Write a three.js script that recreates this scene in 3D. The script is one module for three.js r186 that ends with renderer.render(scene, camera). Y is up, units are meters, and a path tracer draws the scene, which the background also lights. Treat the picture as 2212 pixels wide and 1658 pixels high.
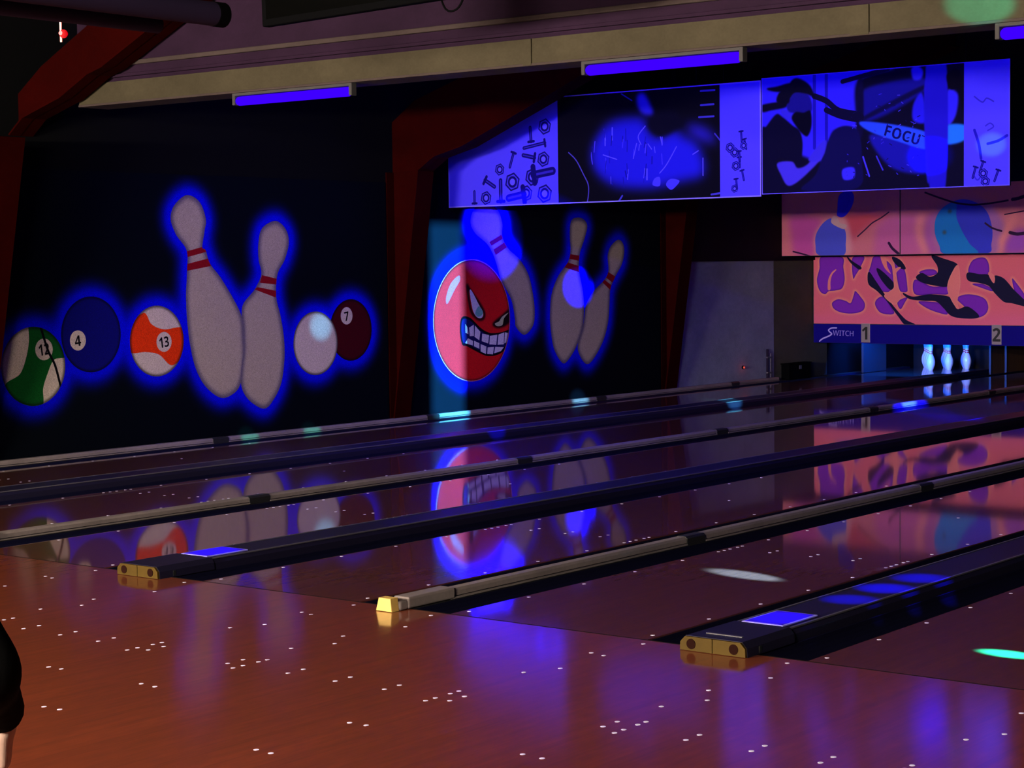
import * as THREE from 'three';
import { RoundedBoxGeometry } from 'three/addons/geometries/RoundedBoxGeometry.js';
import { mergeGeometries, mergeVertices } from 'three/addons/utils/BufferGeometryUtils.js';
import { MarchingCubes } from 'three/addons/objects/MarchingCubes.js';
import { RectAreaLightUniformsLib } from 'three/addons/lights/RectAreaLightUniformsLib.js';

// ---------------------------------------------------------------- camera, exposure, large lights
// x runs across the lanes (0 = left edge of the fifth lane), -z runs down the lanes from the foul line, y up, metres.
const scene = new THREE.Scene();
scene.background = new THREE.Color(0x000000);
const camera = new THREE.PerspectiveCamera(22.66, 2212 / 1658, 0.05, 80);
camera.position.set(5.4965, 1.5753, 6.5935);
camera.rotation.order = 'YXZ';
camera.rotation.set(-0.0626, 0.6605, -0.0126);
scene.add(camera);
const renderer = new THREE.WebGLRenderer({ antialias: true });
renderer.toneMapping = THREE.LinearToneMapping;
renderer.toneMappingExposure = 1.0;
renderer.shadowMap.enabled = true;
RectAreaLightUniformsLib.init();

const UV_COLOR = new THREE.Color().setRGB(0.045, 0.0, 1.0);          // blacklight tubes
const WARM_COLOR = new THREE.Color().setRGB(1.0, 0.86, 0.66);        // concourse lamps behind the camera
const LEVEL = { warm: 430, front: 820, down: 5, tube: 60, back: 540, pit: 1000 };

function areaLight(color, intensity, w, h, at, towards) {
  const l = new THREE.RectAreaLight(color, intensity, w, h);
  l.position.set(...at); l.lookAt(...towards); l.castShadow = true;
  scene.add(l); return l;
}
function spotLight(color, intensity, at, to, angle, penumbra, size = 1) {
  const l = new THREE.SpotLight(color, intensity, 0, angle, penumbra, 2);
  l.position.set(...at); l.target.position.set(...to); l.castShadow = true; l.shadow.radius = size;
  scene.add(l); scene.add(l.target); l.target.updateMatrixWorld(); return l;
}

// ---------------------------------------------------------------- helpers
let seed = 7;
const rnd = () => { seed = (seed * 1664525 + 1013904223) >>> 0; return seed / 4294967296; };
const used = {};
function numbered(name) { const n = used[name] = (used[name] ?? -1) + 1; return n ? `${name}_${String(n).padStart(3, '0')}` : name; }
function tag(o, label, category, group) { o.userData = { label, category }; if (group) o.userData.group = group; return o; }
function thing(name, label, category, [x, y, z] = [0, 0, 0], turn = 0, group) {
  const o = new THREE.Group(); o.name = numbered(name); o.position.set(x, y, z); o.rotation.y = turn; scene.add(o);
  return tag(o, label, category, group);
}
function obj(name, geo, mat, parent = scene) {
  const m = new THREE.Mesh(Array.isArray(geo) ? join(geo) : geo, mat);
  m.name = parent === scene ? numbered(name) : name; m.castShadow = m.receiveShadow = true; parent.add(m); return m;
}
function struct(name, geo, mat) { const m = obj(name, geo, mat); m.userData = { kind: 'structure' }; return m; }
function join(list) { return mergeGeometries(list.map((g) => { const c = g.index ? g.toNonIndexed() : g.clone(); for (const k of Object.keys(c.attributes)) if (!['position', 'normal', 'uv'].includes(k)) c.deleteAttribute(k); return c; })); }
function metres(g) {                                                   // uv in metres from the face's own plane
  const c = g.index ? g.toNonIndexed() : g, p = c.attributes.position, n = c.attributes.normal, uv = new Float32Array(p.count * 2);
  for (let i = 0; i < p.count; i++) {
    const a = Math.abs(n.getX(i)), b = Math.abs(n.getY(i)), d = Math.abs(n.getZ(i));
    uv[2 * i] = b >= a && b >= d ? p.getX(i) : a >= d ? -p.getZ(i) : p.getX(i);
    uv[2 * i + 1] = b >= a && b >= d ? -p.getZ(i) : p.getY(i);
  }
  c.setAttribute('uv', new THREE.BufferAttribute(uv, 2)); return c;
}
function span(x0, x1, y0, y1, z0, z1, r = 0) {                         // box between limits, r = rounded edge
  const w = x1 - x0, h = y1 - y0, d = z1 - z0;
  const g = r ? new RoundedBoxGeometry(w, h, d, 2, r) : new THREE.BoxGeometry(w, h, d);
  g.translate((x0 + x1) / 2, (y0 + y1) / 2, (z0 + z1) / 2); return metres(g);
}
function along(points, z0, z1) {                                       // profile in x, y swept along z
  const s = new THREE.Shape(points.map(([x, y]) => new THREE.Vector2(x, y)));
  const g = new THREE.ExtrudeGeometry(s, { depth: z1 - z0, bevelEnabled: false }); g.translate(0, 0, z0); return metres(g);
}
function tube(points, r, seg = 24, rad = 8) { return new THREE.TubeGeometry(new THREE.CatmullRomCurve3(points.map((p) => new THREE.Vector3(...p))), seg, r, rad); }
function rod(a, b, r, n = 16) {
  const A = new THREE.Vector3(...a), B = new THREE.Vector3(...b), g = new THREE.CylinderGeometry(r, r, A.distanceTo(B), n);
  g.applyQuaternion(new THREE.Quaternion().setFromUnitVectors(new THREE.Vector3(0, 1, 0), B.clone().sub(A).normalize()));
  return g.translate(...A.add(B).multiplyScalar(0.5).toArray());
}

// ---------------------------------------------------------------- procedural materials
function grainTexture(size, fn, srgb) {
  const data = new Uint8Array(size * size * 4);
  for (let j = 0; j < size; j++) for (let i = 0; i < size; i++) { const c = fn(i / size, j / size), k = 4 * (j * size + i); for (let q = 0; q < 3; q++) data[k + q] = Math.max(0, Math.min(255, c[q])); data[k + 3] = 255; }
  const t = new THREE.DataTexture(data, size, size); t.wrapS = t.wrapT = THREE.RepeatWrapping; t.magFilter = THREE.LinearFilter; t.minFilter = THREE.LinearMipmapLinearFilter; t.generateMipmaps = true;
  if (srgb) t.colorSpace = THREE.SRGBColorSpace; t.needsUpdate = true; return t;
}
function lattice(nx, ny) {                                             // tiling smooth noise
  const v = Array.from({ length: nx * ny }, rnd), s = (t) => t * t * (3 - 2 * t);
  return (u, w) => { const x = u * nx, y = w * ny, i = Math.floor(x), j = Math.floor(y), a = s(x - i), b = s(y - j), g = (p, q) => v[((q % ny) + ny) % ny * nx + ((p % nx) + nx) % nx]; return (g(i, j) * (1 - a) + g(i + 1, j) * a) * (1 - b) + (g(i, j + 1) * (1 - a) + g(i + 1, j + 1) * a) * b; };
}
const n1 = lattice(8, 8), n2 = lattice(37, 41), n3 = lattice(170, 160), streak = lattice(260, 6), streak2 = lattice(90, 3);
// maple strips: 24 boards to the tile, grain along the lanes
const boards = Array.from({ length: 24 }, () => 0.95 + 0.08 * rnd());
const woodMap = grainTexture(1024, (u, v) => { const k = boards[Math.floor(u * 24)] * (0.9 + 0.1 * streak(u, v) + 0.07 * streak2(u, v)) * (0.94 + 0.1 * n2(u, v)); return [225 * k, 205 * k, 190 * k]; }, true);
woodMap.repeat.set(1 / 0.66, 1 / 2.4);
const scuffMap = grainTexture(512, (u, v) => { const k = 150 + 60 * n1(u, v) + 30 * n2(u, v) + 15 * n3(u, v); return [k, k, k]; });
scuffMap.repeat.set(1 / 1.9, 1 / 2.3);
const speckMap = grainTexture(512, (u, v) => { const k = 120 + 60 * n2(u, v) + 75 * n3(u, v); return [k, k, k]; });
speckMap.repeat.set(1 / 0.55, 1 / 0.55);
const paintMap = grainTexture(512, (u, v) => { const k = 205 + 25 * n1(u, v) + 14 * n2(u, v) + 12 * n3(u, v); return [k, k, k]; }, true);
paintMap.repeat.set(1 / 2.1, 1 / 1.7);

const std = (r, g, b, rough, more = {}) => new THREE.MeshPhysicalMaterial({ color: new THREE.Color().setRGB(r, g, b), roughness: rough, ...more });
const M = {
  laneWood: std(0.16, 0.05, 0.042, 0.42, { map: woodMap, clearcoat: 1, clearcoatRoughness: 0.045, bumpMap: scuffMap, bumpScale: 0.0002 }),
  approachWood: std(0.24, 0.05, 0.016, 0.5, { map: woodMap, clearcoat: 0.9, clearcoatRoughness: 0.11, bumpMap: scuffMap, bumpScale: 0.0004 }),
  dot: std(0.74, 0.7, 1.0, 0.5),
  foul: std(0.01, 0.005, 0.005, 0.8, { specularIntensity: 0.2 }),
  gutter: std(0.005, 0.005, 0.02, 0.4, { specularIntensity: 0.4, bumpMap: scuffMap, bumpScale: 0.0003 }),
  cap: std(0.012, 0.01, 0.03, 0.45, { specularIntensity: 0.4, bumpMap: speckMap, bumpScale: 0.0002 }),
  capEdge: std(0.09, 0.08, 0.11, 0.4),
  railGrey: std(0.26, 0.21, 0.21, 0.55, { map: paintMap }),
  sleeve: std(0.01, 0.01, 0.012, 0.6),
  yellow: std(0.85, 0.55, 0.14, 0.6, { map: paintMap }), yellowShaded: std(0.075, 0.042, 0.004, 0.7, { specularIntensity: 0.3, map: paintMap }),  // darker yellow: shade on the wide noses is put into the colour
  hole: std(0.012, 0.003, 0.002, 0.9, { specularIntensity: 0.1 }),
  labelBlue: std(0.04, 0.01, 0.95, 0.7, { specularIntensity: 0.2 }), labelRim: std(0.3, 0.26, 1.0, 0.7, { specularIntensity: 0.3 }),
  black: std(0.003, 0.003, 0.004, 0.9, { specularIntensity: 0.15 }), darkWall: std(0.0014, 0.0014, 0.002, 0.9, { bumpMap: speckMap, bumpScale: 0.001, specularIntensity: 0.15 }),
  redSteel: std(0.023, 0.0006, 0.0003, 0.8, { map: paintMap, specularIntensity: 0.04 }),
  cream: std(0.068, 0.056, 0.036, 0.8, { specularIntensity: 0.2, map: paintMap, bumpMap: speckMap, bumpScale: 0.0006 }),
  mauve: std(0.026, 0.0105, 0.03, 0.85, { specularIntensity: 0.2, map: paintMap, bumpMap: speckMap, bumpScale: 0.0006 }),
  trim: std(0.07, 0.05, 0.05, 0.8, { specularIntensity: 0.2, map: paintMap }),
  blockPaint: std(0.25, 0.28, 0.42, 0.8, { map: paintMap, bumpMap: speckMap, bumpScale: 0.003 }),
  navy: std(0.02, 0.006, 0.12, 0.55), navyDark: std(0.0012, 0.0012, 0.005, 0.7, { specularIntensity: 0.2 }),
  fitting: std(0.06, 0.055, 0.06, 0.7, { specularIntensity: 0.2 }), blockShaded: std(0.07, 0.07, 0.05, 0.9, { map: paintMap, bumpMap: speckMap, bumpScale: 0.003 }),  // darker block tone has the shade of the wall end in it
  uvTube: new THREE.MeshPhysicalMaterial({ color: 0x000000, roughness: 0.9, specularIntensity: 0, emissive: new THREE.Color().setRGB(0.045, 0.0, 1.0), emissiveIntensity: 1.1 }),
  blackPlastic: std(0.0015, 0.0015, 0.002, 0.8, { specularIntensity: 0.05 }), screen: std(0.001, 0.001, 0.001, 0.12), darkPipe: std(0.016, 0.01, 0.03, 0.7, { specularIntensity: 0.2 }),
  pin: std(0.72, 0.74, 0.78, 0.25, { clearcoat: 0.6, clearcoatRoughness: 0.1 }), pinRed: std(0.6, 0.02, 0.02, 0.3),
  kickWood: std(0.16, 0.09, 0.06, 0.6, { map: woodMap }), curtain: std(0.003, 0.003, 0.004, 0.95),
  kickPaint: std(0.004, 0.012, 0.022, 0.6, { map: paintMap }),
  chrome: std(0.6, 0.6, 0.62, 0.3, { metalness: 1 }), white: std(0.8, 0.78, 0.75, 0.5),
};

// ---------------------------------------------------------------- painted art: canvases in metres
class Art {
  constructor(x0, x1, y0, y1, scale, base) {
    this.s = scale; this.x0 = x0; this.y1 = y1;
    this.canvas = document.createElement('canvas'); this.canvas.width = Math.round((x1 - x0) * scale); this.canvas.height = Math.round((y1 - y0) * scale);
    this.c = this.canvas.getContext('2d'); this.c.fillStyle = base; this.c.fillRect(0, 0, this.canvas.width, this.canvas.height);
    this.c.lineJoin = this.c.lineCap = 'round';
  }
  at([x, y]) { return [(x - this.x0) * this.s, (this.y1 - y) * this.s]; }
  path(pts, smooth = true, closed = true) {
    const p = pts.map((q) => this.at(q)), n = p.length, c = this.c, g = (i) => closed ? p[(i + n) % n] : p[Math.max(0, Math.min(n - 1, i))];
    c.beginPath(); c.moveTo(...p[0]);
    for (let i = 0; i < (closed ? n : n - 1); i++) {
      const a = g(i - 1), b = g(i), d = g(i + 1), e = g(i + 2);
      if (smooth) c.bezierCurveTo(b[0] + (d[0] - a[0]) / 6, b[1] + (d[1] - a[1]) / 6, d[0] - (e[0] - b[0]) / 6, d[1] - (e[1] - b[1]) / 6, d[0], d[1]); else c.lineTo(...d);
    }
    if (closed) c.closePath();
  }
  round(x, y, r) { this.c.beginPath(); const [a, b] = this.at([x, y]); this.c.ellipse(a, b, r * this.s, r * this.s, 0, 0, 7); }
  fill(color) { this.c.fillStyle = color; this.c.fill(); }
  line(color, width) { this.c.strokeStyle = color; this.c.lineWidth = width * this.s; this.c.stroke(); }
  soft(blur, draw) { this.c.save(); this.c.filter = `blur(${(blur * this.s).toFixed(1)}px)`; draw(); this.c.restore(); }
  inside(draw) { this.c.save(); this.c.clip(); draw(); this.c.restore(); }
  spray(amount) {                                                       // sprayed grain
    const d = this.c.getImageData(0, 0, this.canvas.width, this.canvas.height);
    for (let i = 0; i < d.data.length; i += 4) { const k = 1 + amount * (rnd() + rnd() - 1); for (let q = 0; q < 3; q++) d.data[i + q] = Math.min(255, d.data[i + q] * k); }
    this.c.putImageData(d, 0, 0);
  }
  text(str, x, y, h, color, font = 'bold {}px sans-serif', turn = 0, stretch = 1) {
    const c = this.c; c.save(); c.translate(...this.at([x, y])); c.rotate(turn); c.scale(stretch, 1); c.font = font.replace('{}', (h * this.s).toFixed(1)); c.textAlign = 'center'; c.textBaseline = 'middle'; c.fillStyle = color; c.fillText(str, 0, 0); c.restore();
  }
  material(rough = 0.7, more = {}) {
    const t = new THREE.CanvasTexture(this.canvas); t.colorSpace = THREE.SRGBColorSpace; t.anisotropy = 8;
    return new THREE.MeshPhysicalMaterial({ map: t, roughness: rough, ...more });
  }
}
function printed(x0, x1, y0, y1) { const g = new THREE.PlaneGeometry(x1 - x0, y1 - y0); g.translate((x0 + x1) / 2, (y0 + y1) / 2, 0); return g; }
const MURAL = {
  tallPin: [[5.13,2.22],[4.98,2.13],[4.93,2.01],[4.99,1.87],[5.11,1.73],[5.11,1.55],[5.09,1.32],[5.1,1.07],[5.13,0.87],[5.19,0.67],[5.3,0.51],[5.47,0.4],[5.61,0.41],[5.73,0.5],[5.79,0.73],[5.79,0.93],[5.77,1.12],[5.66,1.3],[5.51,1.49],[5.39,1.61],[5.34,1.73],[5.3,1.76],[5.33,1.9],[5.35,2.01],[5.28,2.16]],
  shortPin: [[6.2,2],[6.05,1.93],[6,1.79],[6,1.64],[6.03,1.51],[5.94,1.37],[5.78,1.22],[5.78,1.02],[5.78,0.81],[5.75,0.66],[5.74,0.51],[5.79,0.4],[5.9,0.31],[6.04,0.26],[6.15,0.33],[6.26,0.48],[6.31,0.7],[6.31,0.91],[6.27,1.12],[6.22,1.29],[6.24,1.5],[6.34,1.64],[6.4,1.79],[6.38,1.9],[6.3,1.98]],
  tallBandA: [[5.1,1.72],[5.34,1.77],[5.36,1.72],[5.11,1.67]],
  tallBandB: [[5.11,1.61],[5.38,1.66],[5.4,1.59],[5.11,1.55]],
  shortBandA: [[6.04,1.5],[6.25,1.46],[6.23,1.41],[6.01,1.43]],
  shortBandB: [[5.98,1.39],[6.23,1.35],[6.21,1.29],[5.94,1.37]],
  orangeStripe: [[4.59,1.19],[4.68,1.09],[4.82,1.04],[5.06,1.04],[5.07,0.84],[4.91,0.72],[4.76,0.82],[4.61,0.85],[4.42,0.86],[4.39,1.04]],
  greenStripe: [[3.37,1.15],[3.36,1],[3.33,0.87],[3.26,0.73],[3.11,0.64],[3.25,0.46],[3.47,0.45],[3.49,0.6],[3.54,0.72],[3.61,0.83],[3.74,0.86],[3.72,1.06],[3.51,1.14]],
  streak: [[3.48,1.11],[3.55,0.91],[3.62,0.78],[3.68,0.57]],
  backPin: [[9.33,2.23],[9.17,2.14],[9.12,2.01],[9.2,1.9],[9.38,1.8],[9.48,1.7],[9.55,1.58],[9.63,1.4],[9.8,1.19],[9.86,0.99],[9.88,0.89],[10.03,0.8],[10.19,0.9],[10.22,1.06],[10.19,1.25],[10.11,1.46],[9.96,1.62],[9.76,1.74],[9.66,1.87],[9.66,2.02],[9.56,2.17]],
  backBandA: [[9.43,1.81],[9.64,1.89],[9.68,1.85],[9.47,1.77]],
  backBandB: [[9.5,1.73],[9.7,1.81],[9.75,1.76],[9.54,1.67]],
  leftPin: [[11.06,2.09],[10.92,2.05],[10.89,1.89],[10.9,1.72],[10.85,1.59],[10.67,1.44],[10.54,1.25],[10.5,1.03],[10.51,0.84],[10.57,0.62],[10.72,0.46],[10.84,0.49],[11.01,0.65],[11.12,0.84],[11.15,1.05],[11.13,1.26],[11.06,1.49],[11.08,1.68],[11.18,1.86],[11.23,1.99],[11.18,2.06]],
  rightPin: [[11.84,1.84],[11.69,1.76],[11.63,1.65],[11.64,1.48],[11.56,1.38],[11.33,1.24],[11.19,1.09],[11.13,0.87],[11.02,0.64],[11.08,0.5],[11.21,0.42],[11.37,0.51],[11.54,0.7],[11.63,0.9],[11.66,1.11],[11.68,1.27],[11.78,1.41],[11.92,1.56],[11.97,1.71],[11.94,1.8]],
  leftBandA: [[10.85,1.68],[11.07,1.66],[11.07,1.6],[10.82,1.63]],
  leftBandB: [[10.81,1.59],[11.07,1.54],[11.07,1.47],[10.78,1.53]],
  rightBandA: [[11.63,1.47],[11.79,1.41],[11.73,1.34],[11.58,1.41]],
  rightBandB: [[11.56,1.38],[11.73,1.3],[11.69,1.25],[11.52,1.35]],
  eyeLeft: [[9.09,1.3],[9.13,1.29],[9.24,1.15],[9.31,1.06],[9.29,1.01],[9.22,1.01],[9.15,1.07],[9.11,1.18]],
  irisLeft: [[9.2,1.1],[9.25,1.13],[9.31,1.06],[9.24,1.02],[9.18,1.05]],
  eyeRight: [[9.75,1.05],[9.64,1.01],[9.58,0.96],[9.51,0.94],[9.55,0.91],[9.64,0.92],[9.67,0.99]],
  browDark: [[9.05,1.35],[9.09,1.31],[9.24,1.17],[9.33,1.06],[9.31,1],[9.22,1],[9.12,1.07],[9.08,1.18]],
  eyeDark: [[9.8,1.1],[9.64,1.03],[9.47,0.94],[9.55,0.89],[9.7,0.91],[9.8,0.98]],
  mouth: [[8.96,1.01],[9.09,1],[9.26,0.89],[9.42,0.83],[9.62,0.83],[9.76,0.85],[9.75,0.78],[9.69,0.68],[9.57,0.62],[9.38,0.61],[9.21,0.66],[9.03,0.73],[8.96,0.75],[8.93,0.89]],
  teeth0: [[9.01,0.95],[9.05,0.91],[9.06,0.84],[9.01,0.86]],
  teeth1: [[9.07,0.91],[9.15,0.94],[9.15,0.82],[9.08,0.82]],
  teeth2: [[9.17,0.93],[9.26,0.86],[9.24,0.77],[9.16,0.81]],
  teeth3: [[9.29,0.84],[9.41,0.82],[9.39,0.73],[9.28,0.76]],
  teeth4: [[9.42,0.81],[9.55,0.82],[9.53,0.71],[9.41,0.72]],
  teeth5: [[9.57,0.82],[9.67,0.84],[9.66,0.71],[9.55,0.71]],
  teeth6: [[9.68,0.84],[9.74,0.83],[9.71,0.73],[9.67,0.72]],
  teeth7: [[9,0.75],[9.05,0.8],[9.13,0.77],[9.13,0.72]],
  teeth8: [[9.15,0.77],[9.24,0.74],[9.24,0.68],[9.15,0.71]],
  teeth9: [[9.26,0.73],[9.36,0.7],[9.35,0.62],[9.26,0.65]],
  teeth10: [[9.38,0.69],[9.49,0.69],[9.47,0.61],[9.37,0.62]],
  teeth11: [[9.51,0.69],[9.66,0.68],[9.61,0.64],[9.49,0.62]],
  glint: [[8.91,1.46],[8.93,1.41],[8.84,1.31],[8.72,1.17],[8.7,1.24],[8.78,1.38]],
};
const LOWER = {
  purple0: [[-7.12,1.62],[-7.15,1.46],[-7.19,1.3],[-7.15,1.16],[-7.07,1.11],[-7.01,1.15],[-6.91,1.16],[-6.81,1.19],[-6.77,1.31],[-6.79,1.47],[-6.81,1.61]],
  purple1: [[-6.96,0.99],[-6.87,1.04],[-6.76,1.02],[-6.68,0.99],[-6.63,1.11],[-6.61,1.15],[-6.53,1.07],[-6.47,0.98],[-6.5,0.89],[-6.64,0.85],[-6.81,0.86],[-6.93,0.91]],
  purple2: [[-6.38,1.5],[-6.42,1.35],[-6.35,1.2],[-6.24,1.15],[-6.11,1.14],[-6.04,1.2],[-6.06,1.37],[-6.09,1.5],[-6.24,1.61],[-6.34,1.61]],
  purple3: [[-6.32,0.98],[-6.27,1.06],[-6.18,1.07],[-6.09,0.95],[-6.04,0.86],[-6.12,0.84],[-6.25,0.87]],
  purple4: [[-6.04,1.58],[-5.95,1.55],[-5.88,1.4],[-5.85,1.2],[-5.86,1.14],[-5.95,1.15],[-5.99,1.27],[-6.01,1.4]],
  purple5: [[-5.74,1.3],[-5.5,1.21],[-5.28,1.21],[-5.28,1.11],[-5.47,1.11],[-5.74,1.11]],
  purple6: [[-5.68,1.39],[-5.6,1.43],[-5.47,1.43],[-5.43,1.38],[-5.54,1.35]],
  purple7: [[-5.15,1.05],[-5.06,1.1],[-4.91,1.1],[-4.77,1.05],[-4.72,0.95],[-4.75,0.86],[-4.84,0.81],[-4.92,0.83],[-5.06,0.96]],
  purple8: [[-5.69,1.01],[-5.53,1.01],[-5.36,0.98],[-5.28,0.85],[-5.42,0.87],[-5.58,0.93]],
  purple9: [[-4.94,1.54],[-4.79,1.58],[-4.72,1.51],[-4.72,1.37],[-4.84,1.35],[-4.99,1.39]],
  purple10: [[-4.4,1.3],[-4.35,1.26],[-4.22,1.08],[-4.22,0.98],[-4.35,1.11]],
  purple11: [[-6.64,1.61],[-6.48,1.61],[-6.53,1.48],[-6.61,1.36],[-6.64,1.32],[-6.66,1.48]],
  purple12: [[-5.99,1.01],[-5.85,1.07],[-5.88,1.01],[-5.95,0.91]],
  purple13: [[-4.94,1.24],[-4.8,1.24],[-4.65,1.17],[-4.68,1.15],[-4.81,1.19]],
  navy0: [[-6.41,1.4],[-6.32,1.29],[-6.18,1.1],[-6.04,0.93],[-5.88,0.77],[-5.75,0.71],[-5.88,0.71],[-5.98,0.82],[-6.15,1.03],[-6.29,1.16],[-6.41,1.25]],
  navy1: [[-6.29,1.45],[-6.18,1.38],[-6.04,1.24],[-6.06,1.18],[-6.12,1.19],[-6.24,1.33]],
  navy2: [[-5.5,1.61],[-5.35,1.57],[-5.15,1.49],[-5.24,1.37],[-5.28,1.22],[-5.47,1.23],[-5.64,1.27],[-5.72,1.33],[-5.64,1.38],[-5.53,1.33],[-5.42,1.38],[-5.42,1.48]],
  navy3: [[-5.91,1.12],[-5.77,1.07],[-5.54,1.1],[-5.3,1.08],[-5.22,1.03],[-5.15,0.91],[-5,0.94],[-4.85,0.82],[-5.03,0.8],[-5.22,0.83],[-5.33,0.93],[-5.44,1.02],[-5.61,1.03],[-5.81,1.05]],
  navy4: [[-5,1.38],[-4.84,1.36],[-4.72,1.35],[-4.65,1.26],[-4.63,1.34],[-4.51,1.3],[-4.38,1.16],[-4.22,1.01],[-4.22,0.96],[-4.4,1],[-4.51,1.02],[-4.63,1.13],[-4.71,1.22],[-4.84,1.26],[-4.99,1.29]],
  navy5: [[-6.73,1.61],[-6.66,1.55],[-6.53,1.47],[-6.56,1.45],[-6.67,1.53]],
  navy6: [[-6.06,1.6],[-5.95,1.55],[-5.88,1.45],[-5.95,1.46],[-6.04,1.54]],
  spike0: [[-6.9,1.44],[-6.96,1.38],[-6.99,1.28],[-6.99,1.18],[-7.02,1.18],[-7.01,1.31],[-6.96,1.4]],
  spike1: [[-6.24,1.61],[-6.16,1.59],[-6.14,1.48],[-6.09,1.38],[-6.18,1.46]],
  spike2: [[-5.95,1.46],[-6.01,1.4],[-6.03,1.29],[-5.97,1.16],[-5.95,1.07],[-5.99,1.01],[-6.05,0.98],[-6.18,1.08],[-6.11,1.14],[-6.04,1.2],[-6.05,1.34],[-6.02,1.44]],
  spike3: [[-5.28,1.21],[-5.24,1.34],[-5.14,1.48],[-5.11,1.24],[-5.15,1.01],[-5.13,0.92],[-5.19,0.98],[-5.26,1.11]],
  spike4: [[-4.72,1.39],[-4.65,1.36],[-4.63,1.31],[-4.64,1.25],[-4.67,1.27],[-4.71,1.34]],
};
const UPPER = {
  magenta0: [[-7.07,2.14],[-6.73,2.13],[-6.61,2.05],[-6.71,1.88],[-6.7,1.71],[-6.79,1.61],[-7.02,1.68],[-7.06,1.89]],
  red0: [[-6.29,2.15],[-5.66,2.14],[-5.88,2.05],[-6.1,1.9],[-6.18,1.79],[-6.21,1.9]],
  mauve0: [[-5.85,1.89],[-5.78,2.03],[-5.61,2.11],[-5.2,2.12],[-5.26,1.95],[-5.22,1.77],[-5.15,1.63],[-5.82,1.62],[-5.85,1.78]],
  mauve1: [[-5.14,2.1],[-4.99,2.11],[-5.05,1.95],[-5.02,1.77],[-4.96,1.64],[-5.12,1.64],[-5.18,1.85]],
  mauve2: [[-4.12,1.7],[-4.05,1.86],[-3.84,1.91],[-3.84,1.64],[-4.12,1.63]],
  orangeA: [[-5.25,2.13],[-5.19,2.1],[-5.22,1.95],[-5.18,1.8],[-5.12,1.64],[-5.18,1.64],[-5.25,1.8],[-5.28,1.95]],
  orangeB: [[-4.03,2.28],[-3.97,2.13],[-4.02,1.94],[-4.12,1.77],[-4.15,1.63],[-4.31,1.63],[-4.22,1.84],[-4.08,1.98],[-4.01,2.11]],
  ballHalo: [[-4.69,2.3],[-4.93,2.22],[-5.05,2.07],[-5.06,1.88],[-4.99,1.71],[-4.91,1.63],[-4.25,1.62],[-4.18,1.81],[-4.12,1.97],[-4.23,2.16],[-4.37,2.26]],
  ball: [[-4.69,2.3],[-4.9,2.22],[-5.01,2.09],[-5.03,1.91],[-4.97,1.74],[-4.88,1.63],[-4.34,1.63],[-4.28,1.75],[-4.27,1.93],[-4.34,2.14],[-4.49,2.26]],
  cyan: [[-4.75,2.26],[-4.9,2.22],[-5.01,2.09],[-5.03,1.91],[-4.97,1.74],[-4.88,1.63],[-4.46,1.63],[-4.57,1.76],[-4.68,1.94],[-4.74,2.09]],
  pinHalo: [[-6.31,2.13],[-6.47,2.12],[-6.61,2.05],[-6.72,1.91],[-6.72,1.74],[-6.65,1.62],[-6.23,1.62],[-6.19,1.79],[-6.21,1.92],[-6.24,2.04]],
  pinBody: [[-6.48,2.11],[-6.6,2.05],[-6.7,1.91],[-6.71,1.77],[-6.66,1.64],[-6.31,1.63],[-6.27,1.79],[-6.27,1.92],[-6.31,1.99],[-6.42,2.02]],
  pinHead: [[-6.29,2.45],[-6.37,2.39],[-6.39,2.23],[-6.39,2.14],[-6.29,2.13],[-6.19,2.24],[-6.15,2.37],[-6.19,2.45]],
  neckTrim: [[-6.45,2.14],[-6.39,2.12],[-6.35,2.05],[-6.26,2.02],[-6.29,1.97],[-6.39,2],[-6.48,2.06]],
  stroke0: [[-5.66,2.17],[-5.77,2.1],[-5.89,2.04],[-6,1.95],[-6.1,1.87]],
  stroke1: [[-5.16,2.4],[-4.97,2.33],[-4.75,2.26],[-4.53,2.23],[-4.31,2.24],[-4.07,2.27]],
  stroke2: [[-4.01,2.28],[-3.94,2.29],[-3.84,2.32]],
  stroke3: [[-4.36,2],[-4.27,1.94],[-4.15,1.9]],
  stroke4: [[-4.04,1.88],[-3.95,1.86],[-3.84,1.87]],
  stroke5: [[-4.11,2.1],[-3.98,2.12],[-3.84,2.14]],
  stroke6: [[-5.66,1.78],[-5.61,1.71],[-5.51,1.63]],
  stroke7: [[-7.04,1.69],[-6.91,1.66],[-6.73,1.61]],
};
const NUTS = [[-5.86,2.92,0.071],[-5.88,2.6,0.068],[-6.43,2.52,0.054],[-6.27,2.39,0.083],[-6.61,2.24,0.062],[-5.87,2.26,0.082],[-6.02,2.43,0.079],[-6.1,2.27,0.072]];
const BOLTS = [[[-6.04,2.92],[-6.03,2.78]],[[-6.12,2.72],[-5.86,2.76]],[[-6.3,2.54],[-6.25,2.68]],[[-6.13,2.65],[-5.99,2.62]],[[-6.5,2.35],[-6.62,2.42]],[[-6.76,2.31],[-6.76,2.19]],[[-6.42,2.41],[-6.42,2.2]],[[-5.77,2.48],[-6,2.45]],[[-6.32,2.23],[-6.13,2.26]]];
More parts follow.
